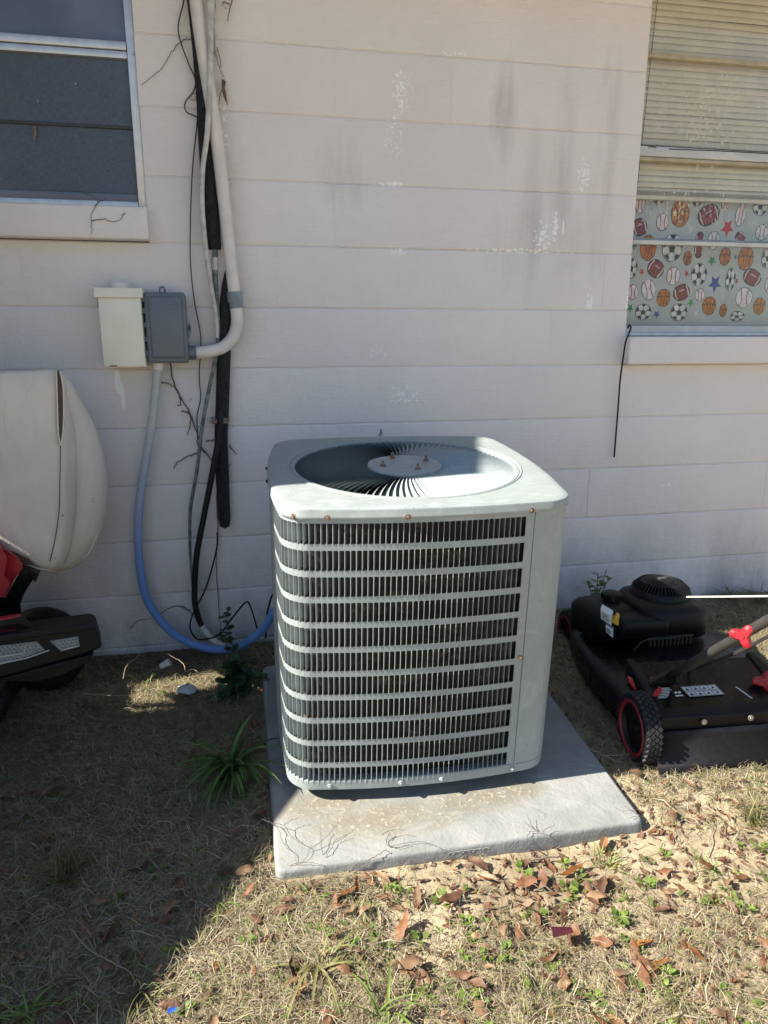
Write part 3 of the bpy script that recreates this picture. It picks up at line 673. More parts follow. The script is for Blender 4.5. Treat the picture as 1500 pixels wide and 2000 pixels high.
for (z0, z1) in rows:
    for c in range(ncol):
        a = dS+c*PITCH; b = a+PITCH; w = .0011+R.gauss(0, .0001)
        # blade: leaves the front at the slot's left edge and turns inwards, away to the right
        j = R.gauss(0, .0004)
        q = [P3(a, z0, .0006), P3(a+.0022, z0+.001, -.006), P3(a+.0036+j, z0+.002, -.0175), P3(a, z1, .0006), P3(a+.0022, z1-.001, -.006), P3(a+.0036+j, z1-.002, -.0175)]
        s.add(q, [(0, 1, 4, 3), (1, 2, 5, 4)])
        # raised lip on the slot's edge with a little thickness
        e = [P3(b-w, z0, 0), P3(b-w*.6, z0, .0016), P3(b, z0, .0016), P3(b, z0, 0), P3(b-w, z1, 0), P3(b-w*.6, z1, .0016), P3(b, z1, .0016), P3(b, z1, 0)]
        s.add(e, [(0, 1, 5, 4), (1, 2, 6, 5), (2, 3, 7, 6)])
        # rounded slot corners
        for (zc, sg, rr) in ((z0, 1, rl), (z1, -1, rl*.75)):
            cx_ = b-w-rr; cz_ = zc+sg*rr
            V = [P3(b-w+.0004, zc-sg*.0006, .0003)]+[P3(cx_+rr*math.sin(t*math.pi/8), cz_-sg*rr*math.cos(t*math.pi/8), .0006) for t in range(5)]
            s.add(V, [(0, i+1, i+2) if sg > 0 else (0, i+2, i+1) for i in range(4)])
        V = [P3(a-.0004, z1+.0006, .0003)]+[P3(a+rl*.6-rl*.6*math.sin(t*math.pi/8), z1-rl*.6+rl*.6*math.cos(t*math.pi/8), .0006) for t in range(5)]
        s.add(V, [(0, i+1, i+2) for i in range(4)])
guard = s.build('louver_panel', 'ac', ac, smooth=False)
# smooth corner post and service side
s = MB()
def strip2(z0, z1, da, db, o): 
    k = max(2, int((db-da)/.012)); V = []
    for i in range(k+1):
        d = da+(db-da)*i/k; V += [P3(d, z0, o), P3(d, z1, o)]
    s.add(V, [(2*i, 2*i+2, 2*i+3, 2*i+1) for i in range(k)])
dEnd = pth.tot+dS
strip2(ZB1, ZR, dPost, dPost+.34, .0016)
V = [P3(dPost, ZB1, .0016), P3(dPost, ZR, .0016), P3(dPost+.0002, ZB1, -.012), P3(dPost+.0002, ZR, -.012)]; s.add(V, [(0, 1, 3, 2)])
s.build('corner_post', 'ac', ac, smooth=True)
s = MB(); strip2(ZB1, ZR, dPost+.341, dEnd, .0); s.build('rear_panel', 'ac', ac, smooth=True)
# coil behind the guard
s = MB(); s.loft([zring(outline(.024), ZB1+.001), zring(outline(.024), ZR)]); s.build('coil', 'coil', ac, True)
# lid with rolled edge and ring round the opening
RO = .298
s = MB(); prof = [(-.0045, ZR-.003), (-.0055, ZR), (-.0055, ZR+.004), (-.0045, ZR+.006), (-.0042, ZT-.0085), (-.0025, ZT-.0045), (.002, ZT-.002), (.009, ZT-.0007), (.017, ZT), (.024, ZT+.0002)]
N_ = len(op)
rings = [zring(outline(i), z) for i, z in prof]
def circ(r, z): 
    last = outline(.024); return [Vector((r*math.cos(math.atan2(p.y, p.x)), r*math.sin(math.atan2(p.y, p.x)), z)) for p in last]
rings += [circ(.3165, ZT+.0005), circ(.3145, ZT+.0025), circ(.3125, ZT+.0025), circ(.311, ZT-.0010), circ(.308, ZT-.0010), circ(.307, ZT+.0005), circ(RO+.002, ZT+.0005), circ(RO, ZT-.001), circ(RO, ZT-.03)]
s.loft(rings); s.loft([zring(outline(-.0045), ZR-.003), zring(outline(.02), ZR-.002)]); s.build('lid', 'ac_lid', ac)
# dark fan well, motor and blades under the guard
s = MB(); s.lathe([(RO-.001, ZT-.028), (RO+.005, ZT-.3), (0, ZT-.5)], 48); s.build('fan_well', 'darkroom', ac, True)
s = MB(); s.lathe([(0, ZT-.05), (.07, ZT-.05), (.07, ZT-.2), (0, ZT-.2)], 24); s.build('motor', 'blackpaint', ac)
for k in range(3):
    s = MB(); rg = []
    for i in range(7):
        r_ = .06+.2*i/6; a0 = 2.1*k+.12*i; wd = .55
        rg.append([Vector((r_*math.cos(a0+wd*t), r_*math.sin(a0+wd*t), ZT-.13-.05*t)) for t in (0, .25, .5, .75, 1)])
    s.loft(rg, close=False); s.build('fan_blade', 'blackpaint', ac, True)
# fan guard: hub, rim and curved vanes
fg = empty('fan_guard', (0, 0, ZT), ac)
s = MB(); s.lathe([(0, .0045), (.042, .0045), (.046, .0022), (.066, .0022), (.070, .0045), (.090, .004), (.101, .001), (.1025, -.012)], 48); s.build('hub', 'ac', fg)
NV = 100; vane = None
for k in range(NV):
    if vane is None:
        V = []; nseg = 9
        for i in range(nseg+1):
            t = i/nseg; r_ = .098+(RO-.0955)*t; sw = .07*t*t; hgt = .026+.006*t; lean = .68*hgt
            for q in (0, .5, 1):
                ta = (q-.5)*lean*1.6+(.002*math.sin(q*math.pi)); zz = -.004-.010*t*(1-t)*0+.003*math.sin(math.pi*t)-(1-q)*hgt
                a = sw+ta/max(r_, .05); V.append((r_*math.cos(a), r_*math.sin(a), zz))
        F = [(i*3+q, (i+1)*3+q, (i+1)*3+q+1, i*3+q+1) for i in range(nseg) for q in (0, 1)]
        o = mesh('vane', V, F, 'ac', fg, True); vane = o.data
        md = None
    else: o = link(bpy.data.objects.new('vane', vane), fg)
    o.rotation_euler.z = 2*math.pi*k/NV
s = MB(); s.lathe([(RO-.002, -.018), (RO-.001, -.016), (RO-.001, -.024), (RO-.002, -.024), (RO-.002, -.018)], 72); s.build('guard_rim', 'ac', fg)
for a in (40, 130, 220, 310):
    s = MB(); c, q = .068*math.cos(rad(a-20)), .068*math.sin(rad(a-20)); T = Matrix.Translation((c, q, .002))
    s.lathe([(0, .018), (.0035, .017), (.0035, .006), (.0075, .006), (.0075, 0)], 6, mat=T); s.build('bolt', 'rust', fg)
def screw(parent, u, z, rr=.006, mat='rust', d_=None):
    p = ac_local(u); d = d_of(p.x) if d_ is None else d_
    q, T, N = pth.at(d); zz = p.z if z is None else z
    Mx = Matrix((( T.x, 0, N.x, q.x+N.x*.004), (T.y, 0, N.y, q.y+N.y*.004), (0, 1, 0, zz), (0, 0, 0, 1)))
    s = MB(); s.lathe([(0, .006), (rr*.6, .006), (rr*.62, .002), (rr*1.15, .0018), (rr*1.15, -.003)], 8, mat=Mx); return s.build('screw', mat, parent)
for u in ((640, 1009), (796, 1009), (1040, 996)): screw(ac, u, ZR+.0015)
screw(ac, (560, 1000), ZR+.002, .006, 'rust', pth.tot-.045)
for zz in (.7,): pass
for u in ((645, 1538), (782, 1531), (861, 1523), (1002, 1505)): screw(ac, u, .015, .0055, 'ac')
screw(ac, (1018, 1287), None, .004)
for d_ in (pth.tot-.33, pth.tot-.46): screw(ac, (560, 1000), ZR+.006, .006, 'blackrubber', d_)

# ------------------------------------------------------------------ boxes, conduits and lines on the wall
db = empty('disconnect_box', (-.71, -.055, 1.08)); tag(db, 'cream metal electrical disconnect box beside the grey plastic box', 'electrical box')
a = onY((190, 580), -.108); b = onY((203, 718), -.108); c = onY((275, 578), -.108); d = onY((284, 716), -.108)
xl, xr = (a.x+b.x)/2, (c.x+d.x)/2; zb_, zt_ = b.z, a.z+.028
def L(o, x, y, z): return (x-o.location.x, y-o.location.y, z-o.location.z)
s = MB(); s.bbox(L(db, xl, -.104, zb_), L(db, xr, -.004, zt_-.002), .003, 2); s.build('body', 'cream', db)
s = MB(); s.bbox(L(db, xl+.001, -.108, zb_+.003), L(db, xr-.001, -.1045, a.z-.003), .0015, 2); s.build('cover', 'cream', db)
s = MB(); s.prism([L(db, xl-.007, -.116, a.z-.001), L(db, xl-.007, -.004, a.z-.001), L(db, xl-.007, -.004, zt_+.004), L(db, xl-.007, -.112, zt_)], (xr-xl+.014, 0, 0)); s.build('rain_lid', 'cream', db)
s = MB(); q = onY((232, 560), -.06); s.lathe([(0, .022), (.028, .022), (.032, .018), (.033, 0)], 24, mat=Matrix.Translation(L(db, q.x, -.055, zt_-.002))); s.build('hub_cap', 'pvc', db)
q = onY((234, 631), -.1085)
for hw, hh in ((.0165, .0155), (.0085, .0085)):
    s = MB()
    for (x0, x1, z0, z1) in ((-hw, hw, hh-.0014, hh), (-hw, hw, -hh, -hh+.0014), (-hw, -hw+.0014, -hh+.0014, hh-.0014), (hw-.0014, hw, -hh+.0014, hh-.0014)): s.box(L(db, q.x+x0, -.1092, q.z+z0), L(db, q.x+x1, -.1075, q.z+z1))
    s.build('emblem', 'cream', db)
s = MB(); q = onY((222, 715), -.109); s.box(L(db, q.x-.011, -.1095, q.z-.001), L(db, q.x+.011, -.107, q.z+.002)); s.build('latch_slot', 'blackrubber', db)
s = MB(); q = onY((188, 590), -.1); s.box(L(db, xl-.0035, -.09, a.z-.03), L(db, xl-.0005, -.02, a.z-.001)); s.build('lid_gap', 'blackrubber', db)

gb = empty('grey_box', (-.57, -.055, 1.09)); tag(gb, 'dark grey plastic electrical enclosure hinged beside the cream box', 'electrical box')
a = onY((279, 571), -.1); d = onY((368, 708), -.1); xl, xr, zt_, zb_ = a.x+.001, d.x, a.z, d.z
s = MB(); s.bbox(L(gb, xl, -.075, zb_), L(gb, xr, -.004, zt_), .010, 3); s.build('body', 'greyplastic', gb)
s = MB(); s.bbox(L(gb, xl-.002, -.092, zb_-.002), L(gb, xr+.002, -.076, zt_+.002), .008, 3); s.build('door', 'greyplastic', gb)
s = MB(); s.bbox(L(gb, xl+.012, -.104, zb_+.014), L(gb, xr-.010, -.090, zt_-.012), .007, 3); s.build('raised_panel', 'greyplastic', gb)
x0, x1, z0, z1 = xl+.022, xr-.022, zt_-.053, zt_-.030
s = MB()
for bx in ((x0, x1, z1-.0015, z1), (x0, x1, z0, z0+.0015), (x0, x0+.0015, z0+.0015, z1-.0015), (x1-.0015, x1, z0+.0015, z1-.0015)): s.box(L(gb, bx[0], -.1055, bx[2]), L(gb, bx[1], -.103, bx[3]))
s.build('label_recess', 'greyplastic', gb)
s = MB(); q = onY((317, 567), -.03); s.tube([Vector(L(gb, q.x+.008*math.cos(t), -.03, q.z+.002+.009*math.sin(t))) for t in [i*math.pi/8 for i in range(9)]], .003, 6)
for sg in (-1, 1): s.tube([Vector(L(gb, q.x+sg*.008, -.03, q.z-.008)), Vector(L(gb, q.x+sg*.008, -.03, q.z+.003))], .003, 6)
s.build('hanger_loop', 'greyplastic', gb)
s = MB(); q = onY((372, 642), -.08); s.bbox(L(gb, xr+.002, -.088, q.z-.016), L(gb, xr+.014, -.072, q.z+.019), .004, 2); s.bbox(L(gb, xr+.002, -.084, q.z-.028), L(gb, xr+.010, -.074, q.z-.017), .003, 2); s.build('hasp', 'greyplastic', gb)
s = MB(); s.bbox(L(gb, xr+.006, -.0892, q.z-.008), L(gb, xr+.0105, -.086, q.z+.010), .001, 1); s.build('hasp_slot', 'blackrubber', gb)
for zz in (.03, .075, .12, .165, .2):
    s = MB(); s.tube([Vector(L(gb, xl-.004, -.085, zb_+zz-.008)), Vector(L(gb, xl-.004, -.085, zb_+zz+.008))], .0045, 8); s.build('hinge', 'greyplastic', gb)

def pipe(name, px, Y, r, mat, label, cat, n=8, seg=10, group=None):
    P = spline(wallpath(px, Y), n); s = MB()
    rr = r if not isinstance(r, (list, tuple)) else [r[min(int(i/n), len(r)-1)]+(r[min(int(i/n)+1, len(r)-1)]-r[min(int(i/n), len(r)-1)])*((i % n)/n) for i in range(len(P))]
    s.tube(P, rr, seg); return tag(s.build(name, mat, None), label, cat, group)
top = lambda u, v: (u, v-160)
cdt = empty('pvc_conduit', onY((462, 640), -.05)); tag(cdt, 'painted white plastic conduit sweeping down the wall into the grey box', 'conduit')
def part(parent, name, mb_, mat, smooth='auto'):
    o = mb_.build(name, mat, None, smooth); o.parent = parent; o.matrix_parent_inverse = Matrix.Translation(-parent.location); return o
s = MB(); s.tube(spline(wallpath([(368, -160), (383, 0), (401, 130), (422, 260), (441, 420), (453, 530), (460, 590), (463, 630), (455, 658), (437, 677), (412, 686), (384, 689)], [-.055]*5+[-.055]*7), 10), .0205, 16); part(cdt, 'pipe', s, 'pvc')
s = MB(); P = wallpath([(457.5, 570), (460, 588), (462, 602)], -.055); s.tube([P[0], P[1]-Vector((0, 0, .004))], .0255, 18); s.tube([P[1]-Vector((0, 0, .004)), P[2]], .0228, 18); part(cdt, 'coupling', s, 'ltgreyplastic')
s = MB(); P = wallpath([(383, 689), (368, 689)], -.055); s.tube(P, .0235, 16); part(cdt, 'box_adapter', s, 'greyplastic')
for (u, v) in ((379, 187), (418, 192)):
    s = MB(); q = onY((u, v), -.012); s.bbox((q.x-.014, -.012, q.z-.010), (q.x+.014, -.0005, q.z+.010), .003, 2); s.lathe([(0, .005), (.006, .004), (.007, 0)], 6, mat=Matrix.Translation((q.x, -.012, q.z)) @ Matrix.Rotation(rad(90), 4, 'X')); part(cdt, 'strap_lug', s, 'pvc')
tag(pipe('foam_sleeve', [(362, -160), (381, 0), (391, 100), (398, 190), (403, 270), (411, 390), (418, 487)], -.030, [.026, .025, .024, .024, .026, .027, .024], 'foam', None, None, 10, 14), 'long black foam pipe sleeve behind the white conduit', 'pipe insulation')
fs = tag(empty('foam_sleeve', onY((436, 800), -.03)), 'short torn black foam pipe sleeve strapped to the wall below the conduit bend', 'pipe insulation')
s = MB(); s.tube(spline(wallpath([(446, 522), (444, 560), (440, 620), (437, 700), (434, 800), (432, 860), (435, 940), (438, 1010), (440, 1032)], -.028), 8), [.008, .009, .010, .012, .0135, .015, .0165, .018, .0185, .0195, .0205, .021, .0215, .022, .0225, .023, .0232, .0234, .0236, .0238, .024, .024, .024, .024, .024]+[.0235]*24+[.0225]*8+[.021, .020, .019, .018, .016, .012, .006, .003], 14); part(fs, 'sleeve', s, 'foam')
q = onY((431, 820), -.03); s = MB(); s.bbox((q.x-.030, -.056, q.z-.010), (q.x+.024, -.053, q.z+.009), .001, 1); s.bbox((q.x-.031, -.056, q.z-.009), (q.x-.027, -.002, q.z+.008), .001, 1); s.bbox((q.x+.0235, -.056, q.z-.009), (q.x+.027, -.002, q.z+.008), .001, 1); part(fs, 'pipe_strap', s, 'rust')
for sg in (-.043, .038): 
    s = MB(); s.bbox((q.x+sg-.009, -.004, q.z-.010), (q.x+sg+.009, -.0006, q.z+.008), .001, 1); part(fs, 'strap_tab', s, 'pvc')
lt = tag(empty('refrigerant_line', onY((400, 1000), -.07)), 'thick black insulated refrigerant line hanging to the ground with a taped white tip', 'pipe')
s = MB(); s.tube(spline(wallpath([(430, 800), (429, 842), (416, 917), (398, 1010), (384, 1087), (380, 1165), (386, 1202), (396, 1226)], [-.05, -.062, -.072, -.078, -.078, -.076, -.074, -.075]), 10), .0108, 12); part(lt, 'line', s, 'blackrubber')
s = MB(); s.tube(spline(wallpath([(394, 1222), (406, 1240), (424, 1256), (440, 1264)], [-.075, -.078, -.083, -.09]), 6), [.0115]*8+[.013]*11, 12); part(lt, 'taped_end', s, 'whitetube')
pipe('small_tube', [(412, -100), (412, 11), (411, 80), (410, 147), (405, 257), (396, 330), (395, 403), (403, 495), (414, 568), (423, 623), (424, 660)], [-.07, -.07, -.075, -.078, -.08, -.08, -.078, -.07, -.062, -.058, -.056], [.0125, .012, .0088, .0085, .0085, .008, .008, .008, .0075, .007, .0065], 'whitetube', 'thin white painted tube crossing in front of the conduit', 'pipe', 10, 10)
pipe('small_tube', [(420, 488), (420, 525), (422, 580), (426, 640), (424, 680), (419, 709), (405, 777), (394, 839), (385, 917), (372, 994), (371, 1056), (373, 1103), (377, 1150)], [-.045, -.045, -.05, -.05, -.055, -.055, -.055, -.055, -.06, -.06, -.055, -.05, -.04], [.0095, .010, .009, .0075, .007, .007, .007, .0065, .0065, .0065, .0055, .005, .005], 'copper', 'grey green weathered tube running down below the black sleeve', 'pipe', 10, 10)
s = MB(); s.tube(wallpath([(419, 503), (420, 527)], -.045), .0118, 12); tag(s.build('tape_wrap', 'whitetube', None), 'white tape wrap on the dark tube below the long foam sleeve', 'tape')
# corrugated conduit to the unit
cc = tag(empty('corrugated_conduit', onY((270, 1041), -.08)), 'faded blue corrugated flexible conduit looping from the grey box to the air conditioner', 'conduit')
cp = wallpath([(309, 712), (302, 777), (294.7, 839), (282, 917), (273, 979), (270, 1041), (273, 1103), (285, 1165), (310, 1208), (341, 1239), (378, 1259), (416, 1268), (450, 1268)], [-.055, -.058, -.06, -.062, -.064, -.066, -.068, -.07, -.075, -.085, -.10, -.115, -.13])
cp += [onY((484, 1254), -.15), onY((515, 1227), -.20), onY((535, 1196), -.26), onY((556, 1170), -.31)]
Pc = spline(cp, 40); dist = 0; rr = []
for i, p in enumerate(Pc):
    if i: dist += (p-Pc[i-1]).length
    rr.append(.0142+.0013*math.sin(dist*2*math.pi/.0062))
P2 = []; acc = 0                                  # even resampling so that every rib shows
tot = dist; nP = int(tot/.00155); cum = [0]
for i in range(1, len(Pc)): cum.append(cum[-1]+(Pc[i]-Pc[i-1]).length)
j = 0
for i in range(nP+1):
    t = tot*i/nP
    while j < len(cum)-2 and cum[j+1] < t: j += 1
    P2.append(Pc[j].lerp(Pc[j+1], (t-cum[j])/max(1e-9, cum[j+1]-cum[j])))
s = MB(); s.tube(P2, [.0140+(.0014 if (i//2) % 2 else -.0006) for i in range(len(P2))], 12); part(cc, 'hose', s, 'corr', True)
s = MB(); s.tube(wallpath([(310, 705), (308, 722)], -.055), .0185, 16); part(cc, 'connector', s, 'pvc')
# wires and cables
pipe('thin_wire', [(362, -60), (359, 0), (348, 59), (367, 121), (381, 154), (378, 178), (362, 200), (364, 218), (384, 229), (385, 240), (376, 330), (372, 433), (372, 513), (379.5, 587), (392, 660), (389, 733), (392, 777), (385, 812), (386, 850)], -.02, .0022, 'gunmetal', 'thin dark wire hanging loosely left of the conduit down to the dead vine', 'wire', 8, 6)
pipe('cable', [(424, 1040), (423, 1072), (403, 1146), (380, 1192), (371, 1222), (380, 1244), (397, 1249), (428, 1239), (453, 1208), (478, 1178), (488, 1182), (502, 1227), (506, 1245)], [-.03, -.03, -.035, -.05, -.07, -.085, -.09, -.09, -.08, -.075, -.08, -.10, -.12], .0032, 'blackrubber', 'thin black cable looping beside the line foot into an arch above the blue conduit', 'cable', 8, 6)
pipe('cable', [(545, 1145), (533, 1160), (525, 1184), (521, 1210), (519, 1246)], [-.3, -.26, -.22, -.2, -.19], .0036, 'blackrubber', 'short black cable dropping beside the air conditioner rear corner', 'cable', 8, 6)
pipe('black_cord', [(1226, 641), (1229, 635), (1232, 640), (1229, 650), (1222, 668), (1217, 700), (1211, 745), (1207, 800), (1203, 850), (1199.5, 893)], [-.03, -.045, -.05, -.06, -.065, -.05, -.03, -.02, -.015, -.015], .0034, 'blackrubber', 'black cord hanging from the left end of the right window sill', 'cord', 8, 7)
# dead vines clinging to the wall
def vine(label, paths, mat='vine', Y=-.008, r=.0016, curls=()):
    s = MB()
    for P in paths:
        q = spline(wallpath(P, Y), 6); q = [v+Vector((R.gauss(0, .0012), R.gauss(0, .001), R.gauss(0, .0012))) for v in q]; s.tube(q, [r*(1-.5*i/len(q)) for i in range(len(q))], 5)
    for (u, v, k) in curls:
        c0 = onY((u, v), Y); s.tube([c0+Vector((.006*math.cos(t*1.1), .004*math.sin(t*1.1), -.0035*t)) for t in range(k)], .0008, 4)
    return tag(s.build('dead_vine', mat, None, True), label, 'vine')
vine('dead vine arching from the long foam sleeve towards the left window', [[(374, 75), (355, 80), (337, 99), (318, 130), (275, 167)]], r=.0015)
v1 = vine('dead vine tendril with a shrivelled leaf right of the conduit near the top', [[(421, 0), (419, 30), (418, 60), (420, 95), (422, 110), (430, 135), (438, 152)], [(438, 155), (432, 180), (425, 200), (413, 212)], [(424, 93), (428, 110), (432, 132)]], r=.0014, curls=((420, 98, 6), (425, 200, 7)))
s = MB()
lp = [onY(u, -.02) for u in ((433, 155), (441, 160), (439, 172), (442, 185), (445, 208), (437, 190), (433, 175))]
s.prism(lp, (0, -.006, 0)); o = s.build('shrivelled_leaf', 'leaf3', v1)
vine('curly twig stub sticking out at the top of the wall', [[(456, -10), (451, 8), (447, 25), (445, 41)], [(448, 8), (440, 5), (434, 6)]], 'twig', -.02, .0024, curls=((436, 2, 7),))
vine('long dead vine climbing from the ground beside the short foam sleeve to the grey box', [[(332, 709), (341, 753), (366, 799), (385, 846), (394, 874), (416, 905), (423, 942), (425, 1041), (422, 1103), (428, 1196), (434, 1250)], [(314, 748), (326, 748), (339, 755)], [(341, 756), (350, 770), (352, 790), (346, 792)], [(366, 803), (372, 812), (370, 838), (366, 850)],
      [(354, 802), (366, 806), (376, 815)], [(385, 885), (365, 892), (345, 905), (341, 915)], [(402, 862), (415, 860), (422, 858)], [(448, 870), (455, 880), (462, 887)], [(386, 846), (387, 870), (400, 885)]], Y=-.012, r=.0026, curls=((372, 777, 5), (450, 905, 5)))
vine('dead vine spray low on the wall behind the blue conduit', [[(306, 1202), (330, 1188), (345, 1184), (362, 1190), (378, 1200)], [(254, 1228), (270, 1212), (300, 1208)], [(345, 1184), (360, 1186), (372, 1196), (375, 1205)]], Y=-.012, r=.0018)
vine('small dead vine clinging across the left window sill', [[(147, 372), (180, 383), (190, 395), (178, 420), (180, 458)], [(190, 395), (210, 388)], [(178, 431), (200, 428), (226, 433), (245, 416)], [(186, 404), (196, 390)]], Y=-.06, r=.0014, curls=((240, 414, 4),))
s = MB(); lp = [onY(u, .012) for u in ((64, 246), (69, 247), (72, 258), (68, 277), (65, 268), (67, 258))]; s.prism(lp, (0, -.003, 0)); tag(s.build('dry_leaf', 'leaf2', None), 'single dry leaf caught on the left window screen', 'leaf')
vine('short twig poking up behind the air conditioner lid', [[(736, 862), (741, 850), (745, 838)], [(745, 838), (743, 852), (744, 862)], [(745, 843), (747, 850)]], Y=-.22, r=.0018)

# ------------------------------------------------------------------ covered riding mower at the left
cv = tag(empty('canvas_cover', (-.95, -.25, .5)), 'beige canvas cover with open zip draped over the red riding mower', 'cover')
RG = [(-.42, [(-150, 728), (-60, 729), (30, 727), (112, 722), (116, 790), (118, 868), (117, 930), (115, 1000), (108, 1055), (98, 1096), (60, 1095), (0, 1062), (-60, 1020), (-150, 980)]),
      (-.405, [(-150, 726), (-60, 727), (30, 725), (116, 724), (124, 790), (129, 868), (130, 930), (129, 1000), (122, 1060), (107, 1108), (62, 1104), (0, 1070), (-60, 1028), (-150, 985)]),
      (-.36, [(-150, 724), (-60, 726), (30, 724), (119, 729), (134, 780), (146, 850), (148, 930), (146, 1010), (137, 1070), (116, 1114), (64, 1106), (0, 1072), (-60, 1030), (-150, 986)]),
      (-.345, [(-150, 724), (-60, 726), (30, 724), (117, 732), (134, 785), (149, 850), (153, 930), (150, 1010), (140, 1070), (118, 1113), (64, 1105), (0, 1071), (-60, 1030), (-150, 986)]),
      (-.335, [(-150, 727), (-60, 728), (30, 727), (104, 745), (116, 795), (124, 850), (127, 930), (126, 1005), (120, 1058), (106, 1096), (64, 1098), (0, 1066), (-60, 1026), (-150, 982)]),
      (-.325, [(-150, 724), (-60, 726), (30, 724), (118, 735), (143, 780), (160, 850), (165, 930), (161, 1010), (147, 1068), (120, 1115), (64, 1106), (0, 1072), (-60, 1030), (-150, 986)]),
      (-.27, [(-150, 724), (-60, 726), (30, 725), (126, 732), (160, 782), (190, 843), (204, 928), (198, 1018), (172, 1082), (126, 1118), (66, 1104), (0, 1070), (-60, 1028), (-150, 984)]),
      (-.2, [(-150, 728), (-60, 730), (30, 730), (122, 736), (164, 792), (199, 858), (217, 945), (210, 1026), (182, 1084), (128, 1115), (70, 1096), (0, 1062), (-60, 1022), (-150, 980)]),
      (-.12, [(-150, 736), (-60, 738), (30, 738), (108, 756), (140, 815), (172, 880), (190, 950), (182, 1010), (158, 1060), (118, 1092), (66, 1078), (0, 1046), (-60, 1008), (-150, 970)]),
      (-.07, [(-150, 790), (-60, 790), (20, 790), (70, 800), (95, 840), (110, 890), (118, 940), (112, 985), (96, 1015), (70, 1030), (30, 1024), (-20, 1004), (-70, 980), (-150, 950)])]
rings = []
for Y, px in RG:
    P = spline([onY(u, Y) for u in px], 4); rings.append([v-cv.location for v in P])
s = MB(); s.loft(rings, close=True, cap0=True, cap1=True); o = s.build('cover_body', 'canvas', cv, True)
md = o.modifiers.new('sub', 'SUBSURF'); md.levels = 1; md.render_levels = 1
s = MB(); P = [onY(u, -.424)-cv.location for u in ((111, 724), (116, 724), (122, 760), (123, 830), (119, 868), (115, 845), (112, 790))]; s.prism(P, (0, .02, 0)); s.build('zip_opening', 'canvasdark', cv)
for px in ([(110, 724), (112, 790), (114, 845), (118, 870)], [(117, 724), (123.5, 760), (124, 830), (119, 870)]):
    s = MB(); s.tube(spline([onY(u, -.4255)-cv.location for u in px], 6), .0022, 6); s.build('zip_edge', 'canvas', cv, True)
s = MB(); s.tube(spline([onY(u, y)-cv.location for u, y in (((-60, 1031), -.41), ((0, 1071), -.412), ((62, 1106), -.41), ((100, 1114), -.38), ((124, 1117), -.29), ((150, 1099), -.262), ((176, 1076), -.26), ((193, 1034), -.258))], 6), .0028, 6); s.build('piping', 'canvas', cv, True)
s = MB(); s.tube(spline([onY(u, -.4215)-cv.location for u in ((118, 868), (117, 930), (115, 1000), (107, 1056), (97, 1097))], 6), .0014, 5); s.build('seam', 'canvasdark', cv, True)
s = MB(); P = [onY(u, -.425)-cv.location for u in ((4, 1070), (30, 1080), (55, 1092), (68, 1104), (48, 1103), (20, 1088))]; s.prism(P, (0, .004, 0)); s.build('open_hem', 'canvasdark', cv)

rm = tag(empty('riding_mower', (-.95, -.6, 0)), 'red and black riding mower with honeycomb bumper under a beige cover', 'riding mower')
BA = Vector((-.993, -.706, .42)); BE = Vector((.983, .18, 0)).normalized(); BN = Vector((BE.y, -BE.x, 0))
def bp(u, o=0.0): return onP(u, BA+BN*o, BN)-rm.location
def bprism(name, px, o, dep, mat, bev=.006):
    s = MB(); s.prism([bp(u, o) for u in px], -BN*dep)
    o_ = s.build(name, mat, rm, False)
    if bev:
        md = o_.modifiers.new('bev', 'BEVEL'); md.width = bev; md.segments = 2; md.limit_method = 'ANGLE'; md.angle_limit = rad(25)
    return o_
bprism('bumper', [(-120, 1262), (0, 1246), (70, 1236), (177, 1222), (187, 1227), (199, 1266), (150, 1283), (0, 1325), (-120, 1352)], 0, .10, 'blackplastic')
bprism('bumper_edge', [(-120, 1258), (0, 1242), (70, 1232), (176, 1219.5), (186, 1229), (150, 1235), (70, 1245), (0, 1258), (-120, 1276)], .012, .03, 'blackplastic', .004)
bprism('bumper_chin', [(-120, 1356), (0, 1326), (150, 1286), (184, 1277), (172, 1296), (120, 1322), (70, 1334), (0, 1330), (-120, 1370)], -.012, .10, 'blackplastic', .005)
bprism('chin_step', [(52, 1312), (130, 1291), (134, 1296), (70, 1320)], .004, .02, 'blackplastic', .003)
bprism('hood_loop', [(-60, 1224), (0, 1212), (34, 1205), (42, 1206), (68, 1233), (52, 1236), (36, 1221), (0, 1227), (-60, 1240)], -.03, .03, 'blackplastic', .004)
bprism('red_trim', [(-60, 1222), (0, 1209), (34, 1203.5), (40, 1205), (0, 1212.5), (-60, 1225)], -.028, .02, 'red', .001)
bprism('red_trim', [(-60, 1246), (0, 1238), (28, 1234), (30, 1237), (0, 1242), (-60, 1250)], -.005, .02, 'red', .001)
